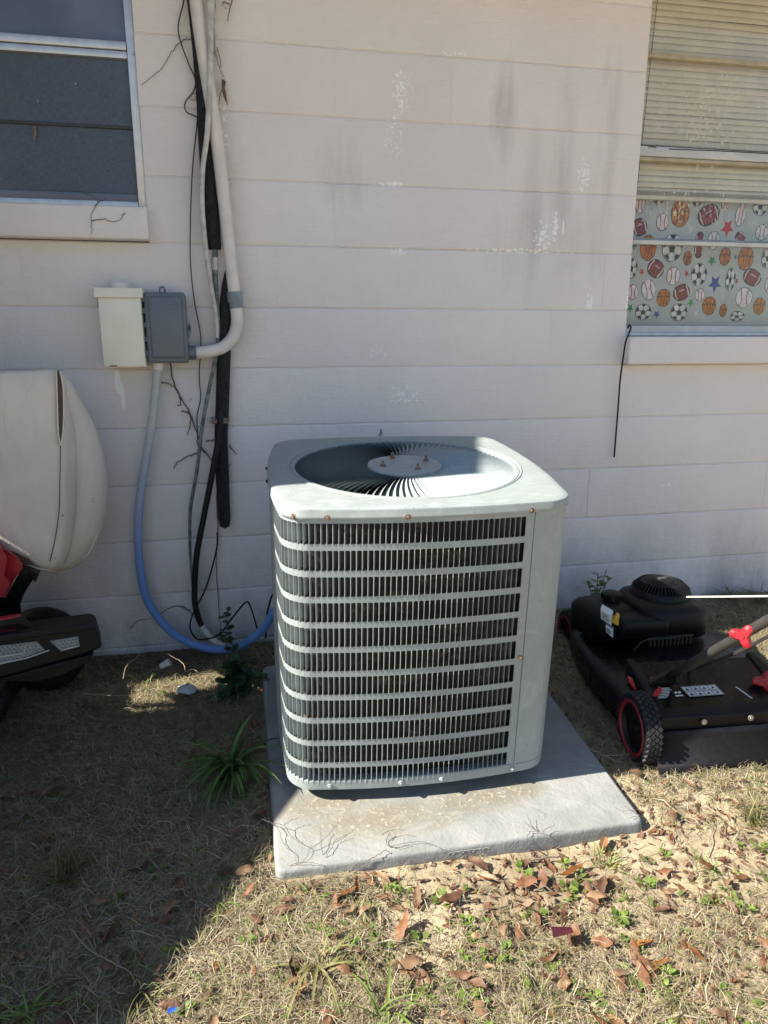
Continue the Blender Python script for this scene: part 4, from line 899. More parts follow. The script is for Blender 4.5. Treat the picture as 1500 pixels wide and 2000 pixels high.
def honey(px):
    P = [bp(u, .003) for u in px]; s = MB(); s.prism(P, -BN*.002); s.build('reflector_panel', 'hexgrey', rm, False)
    lo = min(p.dot(BE) for p in P); hi = max(p.dot(BE) for p in P); zl = min(p.z for p in P); zh = max(p.z for p in P); o0 = P[0]-BE*P[0].dot(BE)-Vector((0, 0, P[0].z))
    q = [(p.dot(BE), p.z) for p in P]
    def inside(x, z, mg=.0035):
        sg = None
        for i in range(len(q)):
            (ax, az), (bx, bz) = q[i], q[(i+1) % len(q)]; l = math.hypot(bx-ax, bz-az); c = ((bx-ax)*(z-az)-(bz-az)*(x-ax))/l
            if sg is None: sg = c > 0
            if (c > 0) != sg or abs(c) < mg: return False
        return True
    s = MB(); rr = .0058; dx = rr*1.80; dz = rr*1.56; row = 0; z = zl
    while z < zh:
        x = lo+(dx/2 if row % 2 else 0)
        while x < hi:
            if inside(x, z):
                V = [o0+BE*(x+r_*math.cos(a))+Vector((0, 0, z+r_*math.sin(a)))+BN*h for (r_, h) in ((rr*.93, .0004), (rr*.78, .0030), (rr*.66, .0006)) for a in [math.pi/6+i*math.pi/3 for i in range(6)]]
                s.add(V, [(j*6+i, j*6+(i+1) % 6, (j+1)*6+(i+1) % 6, (j+1)*6+i) for j in (0, 1) for i in range(6)])
            x += dx
        z += dz; row += 1
    s.build('honeycomb', 'winwhite', rm, False)
honey([(-60, 1268), (0, 1261), (72, 1253), (88, 1270), (40, 1287), (0, 1299), (-60, 1312)]); honey([(97, 1252), (152, 1243), (156, 1261), (118, 1271)])
for px in ([(-60, 1309), (0, 1296), (50, 1286), (96, 1270)], [(120, 1270.5), (156, 1261)], [(-60, 1290), (0, 1283), (47, 1276), (48, 1268)]):
    s = MB(); s.tube([bp(u, .006) for u in px], .0016, 6); s.build('pale_trim', 'winwhite', rm, True)
# red shroud with a sunlit side, black strut and the tyre behind
def yp(u, Y): return onY(u, Y)-rm.location
s = MB(); s.prism([yp(u, -.52) for u in ((-60, 1040), (0, 1068), (14, 1092), (8, 1124), (20, 1140), (8, 1166), (-60, 1172))], (-.05, .14, 0)); s.build('red_shroud', 'red', rm, False)
s = MB(); s.prism([yp(u, -.47) for u in ((0, 1066), (40, 1094), (45, 1108), (28, 1132), (12, 1164), (-20, 1160))], (-.02, .045, 0)); s.build('red_shroud', 'red', rm, False)
s = MB(); s.prism([yp(u, -.46) for u in ((44, 1108), (74, 1119), (66, 1130), (48, 1158), (40, 1178), (42, 1212), (-60, 1218), (-60, 1165), (10, 1168), (22, 1146))], (-.01, .035, 0)); s.build('strut', 'blackpaint', rm, False)
s = MB(); s.prism([yp(u, -.455) for u in ((62, 1120), (74, 1119), (68, 1138), (64, 1130))], (0, .03, 0)); s.build('strut_clip', 'blackplastic', rm, False)
wc = onY((84, 1268), -.20)-rm.location; s = MB()
tp = [(.05, -.035), (.11, -.05), (.135, -.042), (.142, -.02), (.142, .02), (.135, .042), (.11, .05), (.05, .035)]
s.lathe(tp, 40, mat=Matrix.Translation(wc) @ Matrix.Rotation(rad(78), 4, 'Z') @ Matrix.Rotation(rad(90), 4, 'Y')); w_ = s.build('front_tyre', 'blackrubber', rm)
s = MB(); s.bbox((-.40, -.06, .10), (-.10, .30, .17), .03, 3); s.build('chassis', 'blackpaint', rm)
for (x, y) in ((-.30, -.02), (-.30, .40)):
    s = MB(); s.lathe(tp, 32, mat=Matrix.Translation((x-.05, y, .14)) @ Matrix.Rotation(rad(78), 4, 'Z') @ Matrix.Rotation(rad(90), 4, 'Y')); s.build('rear_tyre', 'blackrubber', rm)
# fence added outside the picture at the left as shade caster: its stepped, raked top throws the edge of shade over yard and unit
FXX = -1.5
fe = tag(empty('shade_fence', (FXX, -.02, 0)), 'tall added board fence, unseen, raked and cut to shape the shade left of the mower', 'fence')
def ftop(y):
    if y > -.975: return min(2.44, 2.25+.35*(y+.975))
    return max(.2, 1.038+(y+1.038)*.645)
y = -.022
while y > -2.4:
    w = .0953; a, b = y-w+.0, y; ta, tb = ftop(a+1e-4), ftop(b-1e-4)
    hole = (-.47 < (a+b)/2 < -.33)  # opening cut to let the sunlit patch reach the ground
    segs = [(.02, .63), (.98, None)] if hole else [(.02, None)]
    for lo, hi in segs:
        s = MB(); xj = R.uniform(0, .004); s.prism([(xj, a+.02, lo), (xj, b+.02, lo), (xj, b+.02, hi or tb), (xj, a+.02, hi or ta)], (.018, 0, 0)); o = s.build('shade_board', 'wood', fe, False)
    y -= w
for zz, y1 in ((.22, -2.2), (1.9, -.97)):
    s = MB(); s.box((-.045, y1+.02, zz), (-.002, .0, zz+.09)); s.build('shade_rail', 'wood', fe, False)
for yy, hh in ((-.07, 2.3), (-.91, 2.1), (-2.0, .38)):
    s = MB(); s.box((-.14, yy-.045, -.1), (-.047, yy+.045, hh)); s.build('shade_post', 'wood', fe, False)

# ------------------------------------------------------------------ push mower
mw = tag(empty('push_mower', (1.0, -.62, .02)), 'black push lawn mower with red knobs and red rimmed wheels parked behind the air conditioner', 'lawn mower')
def ml(v): return Vector(v)-mw.location
def mp(name, s, mat, smooth='auto', bev=0, par=None):
    s.V = [v-mw.location for v in s.V]; o = s.build(name, mat, par or mw, smooth)
    if bev:
        md = o.modifiers.new('bev', 'BEVEL'); md.width = bev; md.segments = 2; md.limit_method = 'ANGLE'; md.angle_limit = rad(30)
    return o
MT = rad(-4); mx_, my_ = Vector((math.cos(MT), math.sin(MT), 0)), Vector((-math.sin(MT), math.cos(MT), 0)); MO = Vector((.70, -.985, 0))
def mq(a, b, z): return MO+mx_*a+my_*b+Vector((0, 0, z))
# deck: rings of a rounded plan, skirt then domed top
def plan(ins, z, zf=0.0):
    out = []; pts = [(.05, .02), (.60, .02), (.64, .10), (.615, .30), (.53, .58), (.40, .78), (.25, .82), (.10, .72), (.03, .46), (.02, .16)]
    cx_, cy_ = .34, .42
    sp = spline([Vector((a, b, 0)) for a, b in pts+pts[:1]], 4)[:-1]
    for p in sp:
        k = 1-ins; out.append(mq(cx_+(p.x-cx_)*k, cy_+(p.y-cy_)*k, z))
    return out
s = MB(); s.loft([plan(0, .05), plan(-.02, .055), plan(-.01, .125), plan(.02, .138), plan(.08, .148), plan(.30, .153), plan(.42, .165), plan(.5, .168), plan(.95, .168)], cap1=True); mp('deck', s, 'blackpaint', True)
# rear discharge ramp with raised sides, and the flap below it
s = MB(); s.prism([mq(.075, .015, .152), mq(.47, .0, .150), mq(.47, .21, .212), mq(.075, .21, .212)], (0, 0, -.05)); mp('discharge_cover', s, 'blackpaint', False, .006)
for (a0, a1) in ((.06, .085), (.455, .50)):
    s = MB(); s.prism([mq(a0, .01, .160), mq(a1, .01, .160), mq(a1, .22, .222), mq(a0, .22, .222)], (0, 0, -.06)); mp('side_rib', s, 'blackplastic', False, .006)
s = MB(); s.prism([mq(.055, -.018, .155), mq(.50, -.018, .150), mq(.50, .02, .165), mq(.055, .02, .165)], (0, 0, -.045)); mp('hinge_strip', s, 'blackplastic', False, .005)
s = MB(); V = []
for i in range(7):
    t = i/6
    for a in (.04, .28, .52): V.append(mq(a, -.024-.035*t*t, .118-.112*t))
s.add(V, [(3*i+k, 3*i+k+1, 3*i+k+4, 3*i+k+3) for i in range(6) for k in (0, 1)]); o = mp('rear_flap', s, 'blackrubber', True)
md = o.modifiers.new('sol', 'SOLIDIFY'); md.thickness = .004
for u in ((1283, 1417), (1375, 1410), (1466, 1402)):
    q = onP(u, mq(0, -.026, 0), -my_); s = MB(); T = Matrix.Translation(q) @ Matrix.Rotation(MT, 4, 'Z') @ Matrix.Rotation(rad(90), 4, 'X')
    s.lathe([(0, .005), (.004, .005), (.0045, .003), (.008, .0025), (.0085, -.001)], 14, mat=T); mp('bolt', s, 'steel')
# wheels
def wheel(c, r_, w, ax_rot):
    T = Matrix.Translation(c-mw.location) @ Matrix.Rotation(ax_rot, 4, 'Z') @ Matrix.Rotation(rad(-90), 4, 'Y')
    wh = empty('wheel', (0, 0, 0), mw); wh.matrix_local = T
    h = w/2
    s = MB(); s.lathe([(r_*.74, -h*.9), (r_*.86, -h), (r_*.95, -h*.92), (r_*.985, -h*.6), (r_*.985, h*.6), (r_*.95, h*.92), (r_*.86, h), (r_*.74, h*.9)], 44); s.build('tyre', 'blackrubber', wh)
    s = MB()
    for k in range(34):
        for j, zz in enumerate((-.66, -.22, .22, .66)):
            a = 2*math.pi*(k+(.5 if j % 2 else 0))/34; Q = Matrix.Rotation(a, 4, 'Z') @ Matrix.Translation((r_*.985, 0, zz*h)) @ Matrix.Rotation(rad(45), 4, 'X')
            s.box((-.003, -h*.20, -h*.20), (.0035, h*.20, h*.20), mat=Q)
    s.build('tread', 'tread', wh, False)
    s = MB(); s.lathe([(r_*.70, h*.80), (r_*.74, h*1.04), (r_*.80, h*1.06), (r_*.82, h*.9)], 44); s.build('rim_ring', 'rimred', wh)
    s = MB(); s.lathe([(0, h*.7), (r_*.18, h*.7), (r_*.2, h*.3), (r_*.66, h*.35), (r_*.72, h*.85)], 40); s.build('hub', 'blackplastic', wh)
wheel(Vector((.728, -.945, .095)), .100, .05, rad(-6)); wheel(mq(.60, .05, .095), .100, .05, MT)
wheel(mq(.09, .72, .085), .085, .045, MT); wheel(mq(.50, .66, .085), .085, .045, MT)
# engine
EC = Vector((1.055, -.445, 0))
def rbox(s, cx_, cy_, z0, z1, hx, hy, r_, top=.02, rot=0.0):
    rg = []
    for (ins, z) in ((0, z0), (0, z1-top), (top*.35, z1-top*.35), (top, z1)):
        o_ = []
        for qx, qy, q0 in ((hx-r_, hy-r_, 0), (-hx+r_, hy-r_, 90), (-hx+r_, -hy+r_, 180), (hx-r_, -hy+r_, 270)):
            for q in range(0, 91, 18):
                k = max(.004, r_-ins*.6); x = qx+k*math.cos(rad(q0+q)); y = qy+k*math.sin(rad(q0+q)); sx = (hx-ins)/hx; x *= sx; y *= (hy-ins)/hy
                o_.append(Vector((cx_+x*math.cos(rot)-y*math.sin(rot), cy_+x*math.sin(rot)+y*math.cos(rot), z)))
        rg.append(o_)
    s.loft(rg, cap0=True, cap1=True)
s = MB(); rbox(s, 1.085, -.46, .185, .292, .125, .14, .075, .022); mp('engine_shroud', s, 'blackplastic', True)
s = MB(); rbox(s, 1.04, -.42, .15, .21, .10, .12, .04, .01); mp('engine_block', s, 'blackpaint', True)
ctr = Vector((1.09, -.44, .292))
s = MB(); s.lathe([(.105, -.004), (.104, .006), (.098, .018), (.094, .022)], 40, mat=Matrix.Translation(ctr)); s.lathe([(.0, .052), (.028, .052), (.030, .050), (.0325, .053), (.040, .052), (.042, .049), (.046, .051), (.054, .048), (.056, .045), (.062, .045), (.070, .040)], 40, mat=Matrix.Translation(ctr)); s.lathe([(.066, .030), (.092, .018)], 40, mat=Matrix.Translation(ctr)); mp('starter_cover', s, 'blackplastic')
s = MB()
for k in range(48):
    a = 2*math.pi*k/48; T = Matrix.Translation(ctr) @ Matrix.Rotation(a, 4, 'Z') @ Matrix.Translation((.083, 0, .031)) @ Matrix.Rotation(rad(42), 4, 'Y')
    s.box((-.0165, -.0021, -.004), (.0165, .0021, .004), mat=T)
mp('vent_fins', s, 'blackplastic', False)
s = MB(); s.lathe([(0, .0535), (.020, .0535), (.021, .052)], 24, mat=Matrix.Translation(ctr)); mp('emblem_disc', s, 'blackpaint')
s = MB(); s.box((ctr.x-.016, ctr.y-.004, ctr.z+.0537), (ctr.x+.016, ctr.y+.004, ctr.z+.0545)); mp('emblem_bar', s, 'steel', False)
s = MB(); rbox(s, .875, -.44, .17, .275, .085, .10, .045, .025, rad(12)); mp('fuel_tank', s, 'blackplastic', True)
q = onY((1195, 1158), -.43); s = MB(); s.lathe([(.028, -.03), (.028, -.006), (.034, -.005), (.034, .014), (.028, .018), (0, .018)], 20, mat=Matrix.Translation((q.x, q.y, .285))); mp('fuel_cap', s, 'blackplastic')
s = MB()
for k in range(16):
    T = Matrix.Translation((q.x, q.y, .285)) @ Matrix.Rotation(2*math.pi*k/16, 4, 'Z'); s.box((.033, -.003, -.004), (.037, .003, .013), mat=T)
mp('cap_grip', s, 'blackplastic', False)
# front-left filter housing with its stickers
s = MB(); rbox(s, .955, -.545, .195, .262, .085, .05, .018, .012, rad(-6)); mp('filter_housing', s, 'blackplastic', True)
fa, fn = Vector((.865, -.57, 0)), Vector((-.55, -.83, 0)).normalized()
for px, mat in (([(1173, 1190), (1195, 1203), (1194, 1222), (1174, 1208)], 'white'), ([(1183, 1221), (1197, 1230), (1197, 1246), (1184, 1235)], 'white'), ([(1201, 1206), (1208, 1209), (1208, 1222), (1200, 1219)], 'yellow'), ([(1196, 1209), (1200, 1211), (1200, 1218), (1195, 1216)], 'yellow')):
    s = MB(); P = [onP(u, Vector((.88, -.596, 0)), fn) for u in px]; s.prism(P, -fn*.05); mp('engine_sticker', s, mat, False)
    if mat == 'white':
        c0 = sum(P, Vector())/4
        for k in range(4):
            a = P[0].lerp(P[3], .25+.17*k); b = P[1].lerp(P[2], .25+.17*k); s = MB(); a2, b2 = a.lerp(b, .12), a.lerp(b, .55+.3*R.random()); s.prism([a2+fn*.001, b2+fn*.001, b2+fn*.001-Vector((0, 0, .002)), a2+fn*.001-Vector((0, 0, .002))], fn*.0005); mp('sticker_print', s, 'blackpaint', False)
# muffler guard with ribs, spark lead
g0, g1 = onY((1266, 1247), -.60), onY((1345, 1288), -.60)
s = MB(); s.box((g0.x, -.60, g1.z), (g1.x, -.54, g0.z)); mp('muffler', s, 'blackpaint', False, .006)
s = MB()
for k in range(11):
    x = g0.x+(g1.x-g0.x)*(k+.5)/11; s.box((x-.0035, -.608, g1.z+.004), (x+.0035, -.6005, g0.z-.004))
s.box((g0.x-.003, -.607, g0.z-.004), (g1.x+.003, -.6, g0.z+.004)); s.box((g0.x-.003, -.607, g1.z-.004), (g1.x+.003, -.6, g1.z+.004)); mp('muffler_guard', s, 'brown', False)
s = MB(); s.tube(spline([onY(u, -.62) for u in ((1235, 1276), (1245, 1262), (1262, 1250), (1288, 1248), (1318, 1246))], 6), .0022, 6); mp('spark_lead', s, 'gunmetal', True)
s = MB(); q = onY((1237, 1280), -.62); s.lathe([(0, .01), (.004, .008), (.006, -.006), (0, -.008)], 10, mat=Matrix.Translation(q)); mp('plug_boot', s, 'steel')
s = MB(); s.bbox((g1.x+.004, -.6, g0.z-.006), (g1.x+.014, -.58, g0.z+.004), .002, 1); mp('yellow_tag', s, 'yellow')
# handle tubes with knobs, levers and cables
h0, h1 = Vector((.862, -.865, .200)), Vector((.852, -1.165, .470)); hd = (h1-h0)
hl = [h0, h0+hd*.5, h1, h0+hd*2.2, h0+hd*3.4]
s = MB(); s.tube(hl, [.0135, .0135, .0125, .0125, .0125], 14); mp('handle_tube', s, 'gunmetal', True)
hr0 = h0+mx_*.36; s = MB(); s.tube([v+mx_*.36 for v in hl], .0125, 14); mp('handle_tube', s, 'gunmetal', True)
s = MB(); s.tube([hl[-1]-mx_*.0, hl[-1]+mx_*.36], .0125, 12); mp('handle_grip', s, 'blackrubber', True)
def knob(c, ax, r_=.026):
    z = ax.normalized(); x = z.cross(Vector((0, 0, 1))).normalized(); y = z.cross(x); rg = []
    for (k, h) in ((.55, -.010), (.9, -.004), (1, .002), (.97, .012), (.7, .017)):
        rg.append([c+z*h+(x*math.cos(a)+y*math.sin(a))*r_*k*(.78+.30*math.cos(3*a)) for a in [2*math.pi*i/36 for i in range(36)]])
    s = MB(); s.loft(rg, cap0=True, cap1=True); s.lathe([(0, .0195), (.005, .0195), (.006, .0165)], 10, mat=Matrix.Translation(c) @ z.to_track_quat('Z', 'Y').to_matrix().to_4x4()); mp('knob', s, 'red')
kax = Vector((-.75, -.65, .1))
kc = h1+hd.normalized()*.0+kax.normalized()*.022; knob(kc, kax, .030)
s = MB(); s.tube([h1-kax.normalized()*.02, kc], .006, 8); mp('knob_bolt', s, 'blackpaint', True)
knob(onY((1492, 1330), -.93), Vector((-.3, -.9, .2)), .034)
for px, Y in (([(1226, 1322), (1236, 1328), (1245, 1352), (1240, 1350), (1228, 1330)], -.90), ([(1271, 1326), (1279, 1325), (1278, 1332), (1270, 1332)], -.86), ([(1274, 1360), (1290, 1344), (1294, 1347), (1290, 1356), (1282, 1362)], -.935)):
    s = MB(); s.prism([onY(u, Y) for u in px], (.004, .012, 0)); mp('red_lever', s, 'red', False, .0015)
s = MB(); s.prism([onY(u, -.875) for u in ((1268, 1335), (1300, 1318), (1318, 1312), (1322, 1330), (1300, 1345), (1285, 1368), (1270, 1368))], (.004, .02, 0)); mp('handle_bracket', s, 'blackpaint', False, .002)
for k, off in enumerate((.010, .016)):
    s = MB(); P = [onY((1272, 1316), -.70), onY((1320, 1314), -.78), onY((1370, 1300), -.90)]+[onY((1440, 1272), -1.05), onY((1520, 1230), -1.2)]
    s.tube(spline([p+Vector((0, 0, -.006*k)) for p in P], 8), .0028, 6); mp('control_cable', s, 'gunmetal', True)
# printed panels on the discharge cover
cn = (mq(.47, 0, .150)-mq(.075, .015, .152)).cross(mq(.075, .21, .212)-mq(.075, .015, .152)).normalized()
cp0 = mq(.075, .015, .152)+cn*.0030
def deckpoly(name, px, mat, k=0.0, d=.0006):
    s = MB(); s.prism([onP(u, cp0+cn*k, cn) for u in px], cn*d); return mp(name, s, mat, False)
stk = [(1329, 1342), (1396, 1337), (1415, 1356), (1347, 1361)]
deckpoly('warning_sticker', stk, 'white')
def bil(a, b): return tuple(stk[0][i]*(1-a)*(1-b)+stk[1][i]*a*(1-b)+stk[2][i]*a*b+stk[3][i]*(1-a)*b for i in (0, 1))
for r_ in range(2):
    for c in range(4):
        a0, a1, b0, b1 = (c+.04)/4, (c+.96)/4, (r_+.06)/2, (r_+.94)/2
        for q in ((a0, a1, b0, b0+.02), (a0, a1, b1-.02, b1), (a0, a0+.008, b0+.02, b1-.02), (a1-.008, a1, b0+.02, b1-.02)): deckpoly('sticker_print', [bil(q[0], q[2]), bil(q[1], q[2]), bil(q[1], q[3]), bil(q[0], q[3])], 'blackpaint', .001, .0004)
        am, bm_ = (a0+a1)/2, (b0+b1)/2; da, db_ = (a1-a0)*.28, (b1-b0)*.3
        deckpoly('sticker_print', [bil(am-da, bm_+db_), bil(am-da*.1, bm_-db_), bil(am+da*.3, bm_), bil(am+da, bm_+db_*(.8-c*.3))], 'blackpaint', .001, .0004)
for i in range(7):
    v = 1344+i*3.1; u = 1292-i*1.2; deckpoly('small_print', [(u, v), (u+14+8*R.random(), v-.8), (u+14+6*R.random(), v+.4), (u, v+1.2)], 'white')
for (u, v) in ((1320, 1353), (1327, 1352.5)): deckpoly('small_print', [(u+3.0*math.cos(a), v+2.3*math.sin(a)) for a in [i*math.pi/4 for i in range(8)]], 'white')
deckpoly('small_print', [(1319, 1358), (1334, 1357), (1335, 1359), (1320, 1360.5)], 'white')
for i in range(9):
    t = i/9; u, v = 1436+32*t, 1342+23*t; deckpoly('rib_lettering', [(u, v), (u+2.6, v+1.4), (u+5.2, v+1.0), (u+2.2, v-1.2)], 'white', .010)
for i in range(3): deckpoly('rib_lettering', [(1259+i*5, 1367+i*4), (1263+i*5, 1368+i*4), (1266+i*4, 1378+i*2), (1262+i*4, 1378+i*2)], 'white', .014)
# starter rope
q = onY((1336, 1166), -.52); s = MB(); s.tube([q, onY((1420, 1165.5), -.66), onY((1530, 1164), -.84)], .0032, 8); mp('starter_rope', s, 'rope', True)
s = MB(); T = Matrix.Translation(q); s.lathe([(0, .006), (.007, .004), (.007, -.004), (0, -.006)], 12, mat=T); mp('rope_guide', s, 'steel')

# ------------------------------------------------------------------ plants
def leafmesh(name, L_, Wd, curl, mat, nl=5, point=1.0, fold=.25, twist=0.0):
    V = []; F = []
    for i in range(nl+1):
        t = i/nl; w = Wd*(math.sin(math.pi*min(1, t*.96+.03))**.8)*(1-.25*t*point); a = curl*t
        x = L_*t*math.cos(a*.5); z = L_*t*math.sin(a*.5)
        for k in (-1, 0, 1): V.append((x, k*w*math.cos(twist*t), z+abs(k)*w*fold+k*w*math.sin(twist*t)))
    for i in range(nl):
        for k in (0, 1): F.append((i*3+k, (i+1)*3+k, (i+1)*3+k+1, i*3+k+1))
    me = bpy.data.meshes.new(name); me.from_pydata(V, [], F); me.materials.append(M[mat]); me.polygons.foreach_set('use_smooth', [True]*len(F)); me.update(); return me
# leafy sapling by the conduit
sp = tag(empty('shrub', onZ((455, 1345), .03)), 'dark green sapling with small round leaves growing beside the blue conduit', 'shrub')
rl_ = [leafmesh('leaf', .026*k, .0115*k, .3, 'dkgreen', 4, .1) for k in (.8, 1, 1.2)]
B0 = sp.location.copy()
for (tip, cnt, br) in (((446, 1188), 30, -.16), ((485, 1350), 24, -.36), ((515, 1330), 20, -.38), ((470, 1420), 20, -.46), ((440, 1300), 20, -.26), ((520, 1420), 18, -.46), ((462, 1290), 24, -.3), ((500, 1330), 20, -.3), ((430, 1345), 16, -.34), ((520, 1365), 20, -.36), ((470, 1375), 22, -.42), ((495, 1290), 14, -.26), ((448, 1240), 14, -.2), ((535, 1395), 14, -.40), ((410, 1370), 12, -.38), ((485, 1400), 16, -.45)):
    tp_ = onY(tip, br); P = spline([Vector((0, 0, 0)), (tp_-B0)*.5+Vector((R.gauss(0, .02), R.gauss(0, .02), .03)), tp_-B0], 6)
    s = MB(); s.tube(P, [.003*(1-.7*i/len(P)) for i in range(len(P))], 5); s.build('stem', 'vine', sp, True)
    for k in range(cnt):
        t = .28+.72*(k//2)/(cnt/2); i = min(len(P)-1, int(t*(len(P)-1))); o = link(bpy.data.objects.new('leaf', R.choice(rl_)), sp)
        o.location = P[i]+Vector((R.gauss(0, .004), R.gauss(0, .004), R.gauss(0, .004))); o.rotation_euler = (R.uniform(-.5, .5), R.uniform(-.6, .3), R.uniform(0, 6.28) if k % 3 else (k % 2)*math.pi+R.gauss(0, .4))
def blades(root, n, Lr, wr, mat, spread=1.0, up=.9, pref=None, meshes=None, name='leaf'):
    for k in range(n):
        L_ = R.uniform(*Lr); w = R.uniform(*wr); az = R.uniform(0, 2*math.pi) if pref is None or R.random() < .35 else R.gauss(pref, .8); el = min(1.5, max(.25, R.gauss(up, .25))); dr = R.uniform(.9, 1.9)*spread
        V = []; F = []; x = z = 0; a = el; ns = 7
        c, s_ = math.cos(az), math.sin(az); ox, oy = R.gauss(0, .012), R.gauss(0, .012)
        for i in range(ns+1):
            t = i/ns; ww = w*(1-t**2.2)*.5+.0002
            for sg in (-1, 0, 1): V.append((ox+x*c-sg*ww*s_, oy+x*s_+sg*ww*c, z+(abs(sg)*ww*.5)))
            x += L_/ns*math.cos(a); z += L_/ns*math.sin(a); a -= dr/ns
            if z < .004 and i > 1: z = .004; a = max(a, 0)
        for i in range(ns):
            for j in (0, 1): F.append((i*3+j, (i+1)*3+j, (i+1)*3+j+1, i*3+j+1))
        if meshes is None: mesh(name, V, F, mat, root, True)
        else: meshes.add(V, F)
lp_ = tag(empty('grass_clump', onZ((455, 1510), .01)), 'large clump of broad arching green blades left of the concrete pad', 'plant')
blades(lp_, 60, (.12, .25), (.009, .015), 'blade', 1.1, 1.0, rad(-110))
def tuft(px, n, Lr, wr, mat, label, up=1.15, spread=.8):
    p = onZ(px, gz(*onZ(px, 0).xy)); t = tag(empty('grass_tuft', p), label, 'grass tuft')
    mb_ = MB(); blades(t, n, Lr, wr, mat, spread, up, None, mb_); mb_.build('blade_tuft', mat, t, True); return t
tuft((130, 1725), 60, (.08, .17), (.0018, .003), 'olive', 'olive upright grass tuft in the shade at lower left')
tuft((1470, 1610), 60, (.05, .11), (.0016, .0028), 'olive', 'pale grass tuft at the right edge beyond the pad corner')
tuft((625, 1890), 16, (.09, .17), (.004, .007), 'olive', 'flattened broad grass tuft in the sun below the pad', .75, 1.2)
tuft((745, 2000), 14, (.09, .17), (.003, .006), 'green', 'green grass tuft cut by the bottom edge of the photo', .9, 1.1)
tuft((60, 1990), 40, (.05, .11), (.002, .004), 'green', 'green grass tuft at the bottom left corner in shade', .8, 1.1)
tuft((430, 1765), 9, (.06, .11), (.003, .005), 'green', 'small green tuft at the edge of shade left of the pad corner', .6, 1.0)
tuft((1380, 1705), 18, (.04, .07), (.002, .003), 'green', 'tiny green tuft in the open sand right of the pad')
tuft((1190, 1690), 22, (.03, .06), (.002, .003), 'green', 'low green tuft just right of the weed cluster under the pad edge')
tuft((1425, 1172), 50, (.06, .16), (.0015, .0025), 'straw' if False else 'olive', 'dry grass tuft against the wall behind the mower rope', .9, 1.3)
tuft((1485, 1178), 60, (.06, .17), (.0015, .0025), 'olive', 'tall dry grass tuft against the wall at the right edge', .95, 1.3)
tuft((1060, 1960), 30, (.04, .09), (.002, .0035), 'olive', 'wispy grass tuft near the bottom right of centre', .7, 1.2)
tuft((1320, 1955), 30, (.05, .1), (.002, .0035), 'olive', 'wispy grass tuft at the bottom right', .7, 1.2)
tuft((270, 1960), 36, (.05, .1), (.002, .0035), 'olive', 'wispy grass tuft at the bottom in shade', .7, 1.2)
tuft((285, 1350), 10, (.04, .09), (.002, .003), 'green', 'small green tuft in the sunlit patch by the wall')
# leafy weed behind the mower
wd = tag(empty('weed', onY((1172, 1180), -.10)), 'leafy green weed standing against the wall behind the mower', 'weed')
bl_ = leafmesh('leaf', .045, .013, .3, 'green', 5, .6)
for (tip, n) in (((1168, 1120), 7), ((1190, 1130), 5), ((1150, 1140), 5), ((1130, 1178), 6), ((1185, 1112), 2)):
    tp_ = onY(tip, -.08)-wd.location; b0 = Vector((0, 0, -.1)); P = spline([b0, b0.lerp(tp_, .55)+Vector((R.gauss(0, .01), 0, .01)), tp_], 6); s = MB(); s.tube(P, .0016, 5); s.build('stem', 'vine', wd, True)
    for k in range(n):
        o = link(bpy.data.objects.new('leaf', bl_), wd); o.location = P[min(len(P)-1, int((.55+.45*k/n)*len(P)))]; o.rotation_euler = (R.gauss(0, .3), R.uniform(-.5, .3), R.uniform(0, 6.28)); o.scale = (R.uniform(.6, 1),)*3
def zone(x, y):
    if x < -.31 and y > -.75: return 'in the shade near the wall left of the unit'
    if x < -.324+(y+1.07)*.667 or (x < -.31 and y > -1.07): return 'in the shade at the lower left of the yard'
    if y > -1.2: return 'beside the right edge of the concrete pad'
    if x > .55: return 'on the sunny sand right of the pad front'
    return 'in the sunny straw in front of the pad'
# small green weeds
wm = []
for k in range(5):
    mb_ = MB()
    for j in range(R.randint(7, 13)):
        az = R.uniform(0, 6.28); L_ = R.uniform(.010, .022); w = L_*R.uniform(.25, .42); el = R.uniform(.1, .9); h = R.uniform(0, .016); c, s_ = math.cos(az), math.sin(az); rr_ = R.uniform(0, .012)
        V = []
        for i in range(4):
            t = i/3; ww = w*math.sin(math.pi*(t*.9+.06)); x = rr_+L_*t*math.cos(el*(1-.5*t)); z = h+L_*t*math.sin(el)*(1-.35*t)
            for sg in (-1, 0, 1): V.append((x*c-sg*ww*s_, x*s_+sg*ww*c, z+abs(sg)*ww*.3))
        mb_.add(V, [(i*3+q, (i+1)*3+q, (i+1)*3+q+1, i*3+q+1) for i in range(3) for q in (0, 1)])
    o = mb_.build('weed', 'green', None, True); wm.append(o.data); COL.objects.unlink(o); bpy.data.objects.remove(o)
WL = 'small bright green weed sprouting among the dead grass and leaves'; WG = 'small weeds in the yard'
wpx = [(1102, 1665), (1110, 1715), (1130, 1720), (735, 1757), (640, 1700), (775, 1722), (1075, 1862), (1025, 1895), (905, 1850), (880, 1905), (1370, 1742), (1265, 1712), (1440, 1690), (1270, 1665), (850, 1930), (905, 1935), (945, 1850), (1185, 1940), (1460, 1760), (1225, 1820), (700, 1830), (590, 1730), (1300, 1530), (1340, 1500), (1420, 1490), (1475, 1525), (590, 1850),
       (670, 1790), (1220, 1865), (300, 1700), (340, 1710), (560, 1775), (20, 1660), (30, 1940), (330, 1850), (645, 1745), (1390, 1560), (1450, 1640), (1210, 1560), (860, 1800), (320, 1370), (440, 1330), (425, 1345), (360, 1355), (480, 1960), (560, 1960), (500, 1990), (120, 1900), (60, 1600)]
for i in range(46): wpx.append((R.uniform(0, 1500), R.uniform(1500, 2000)))
for i in range(60): wpx.append((R.uniform(560, 1500), R.uniform(1640, 2000)))
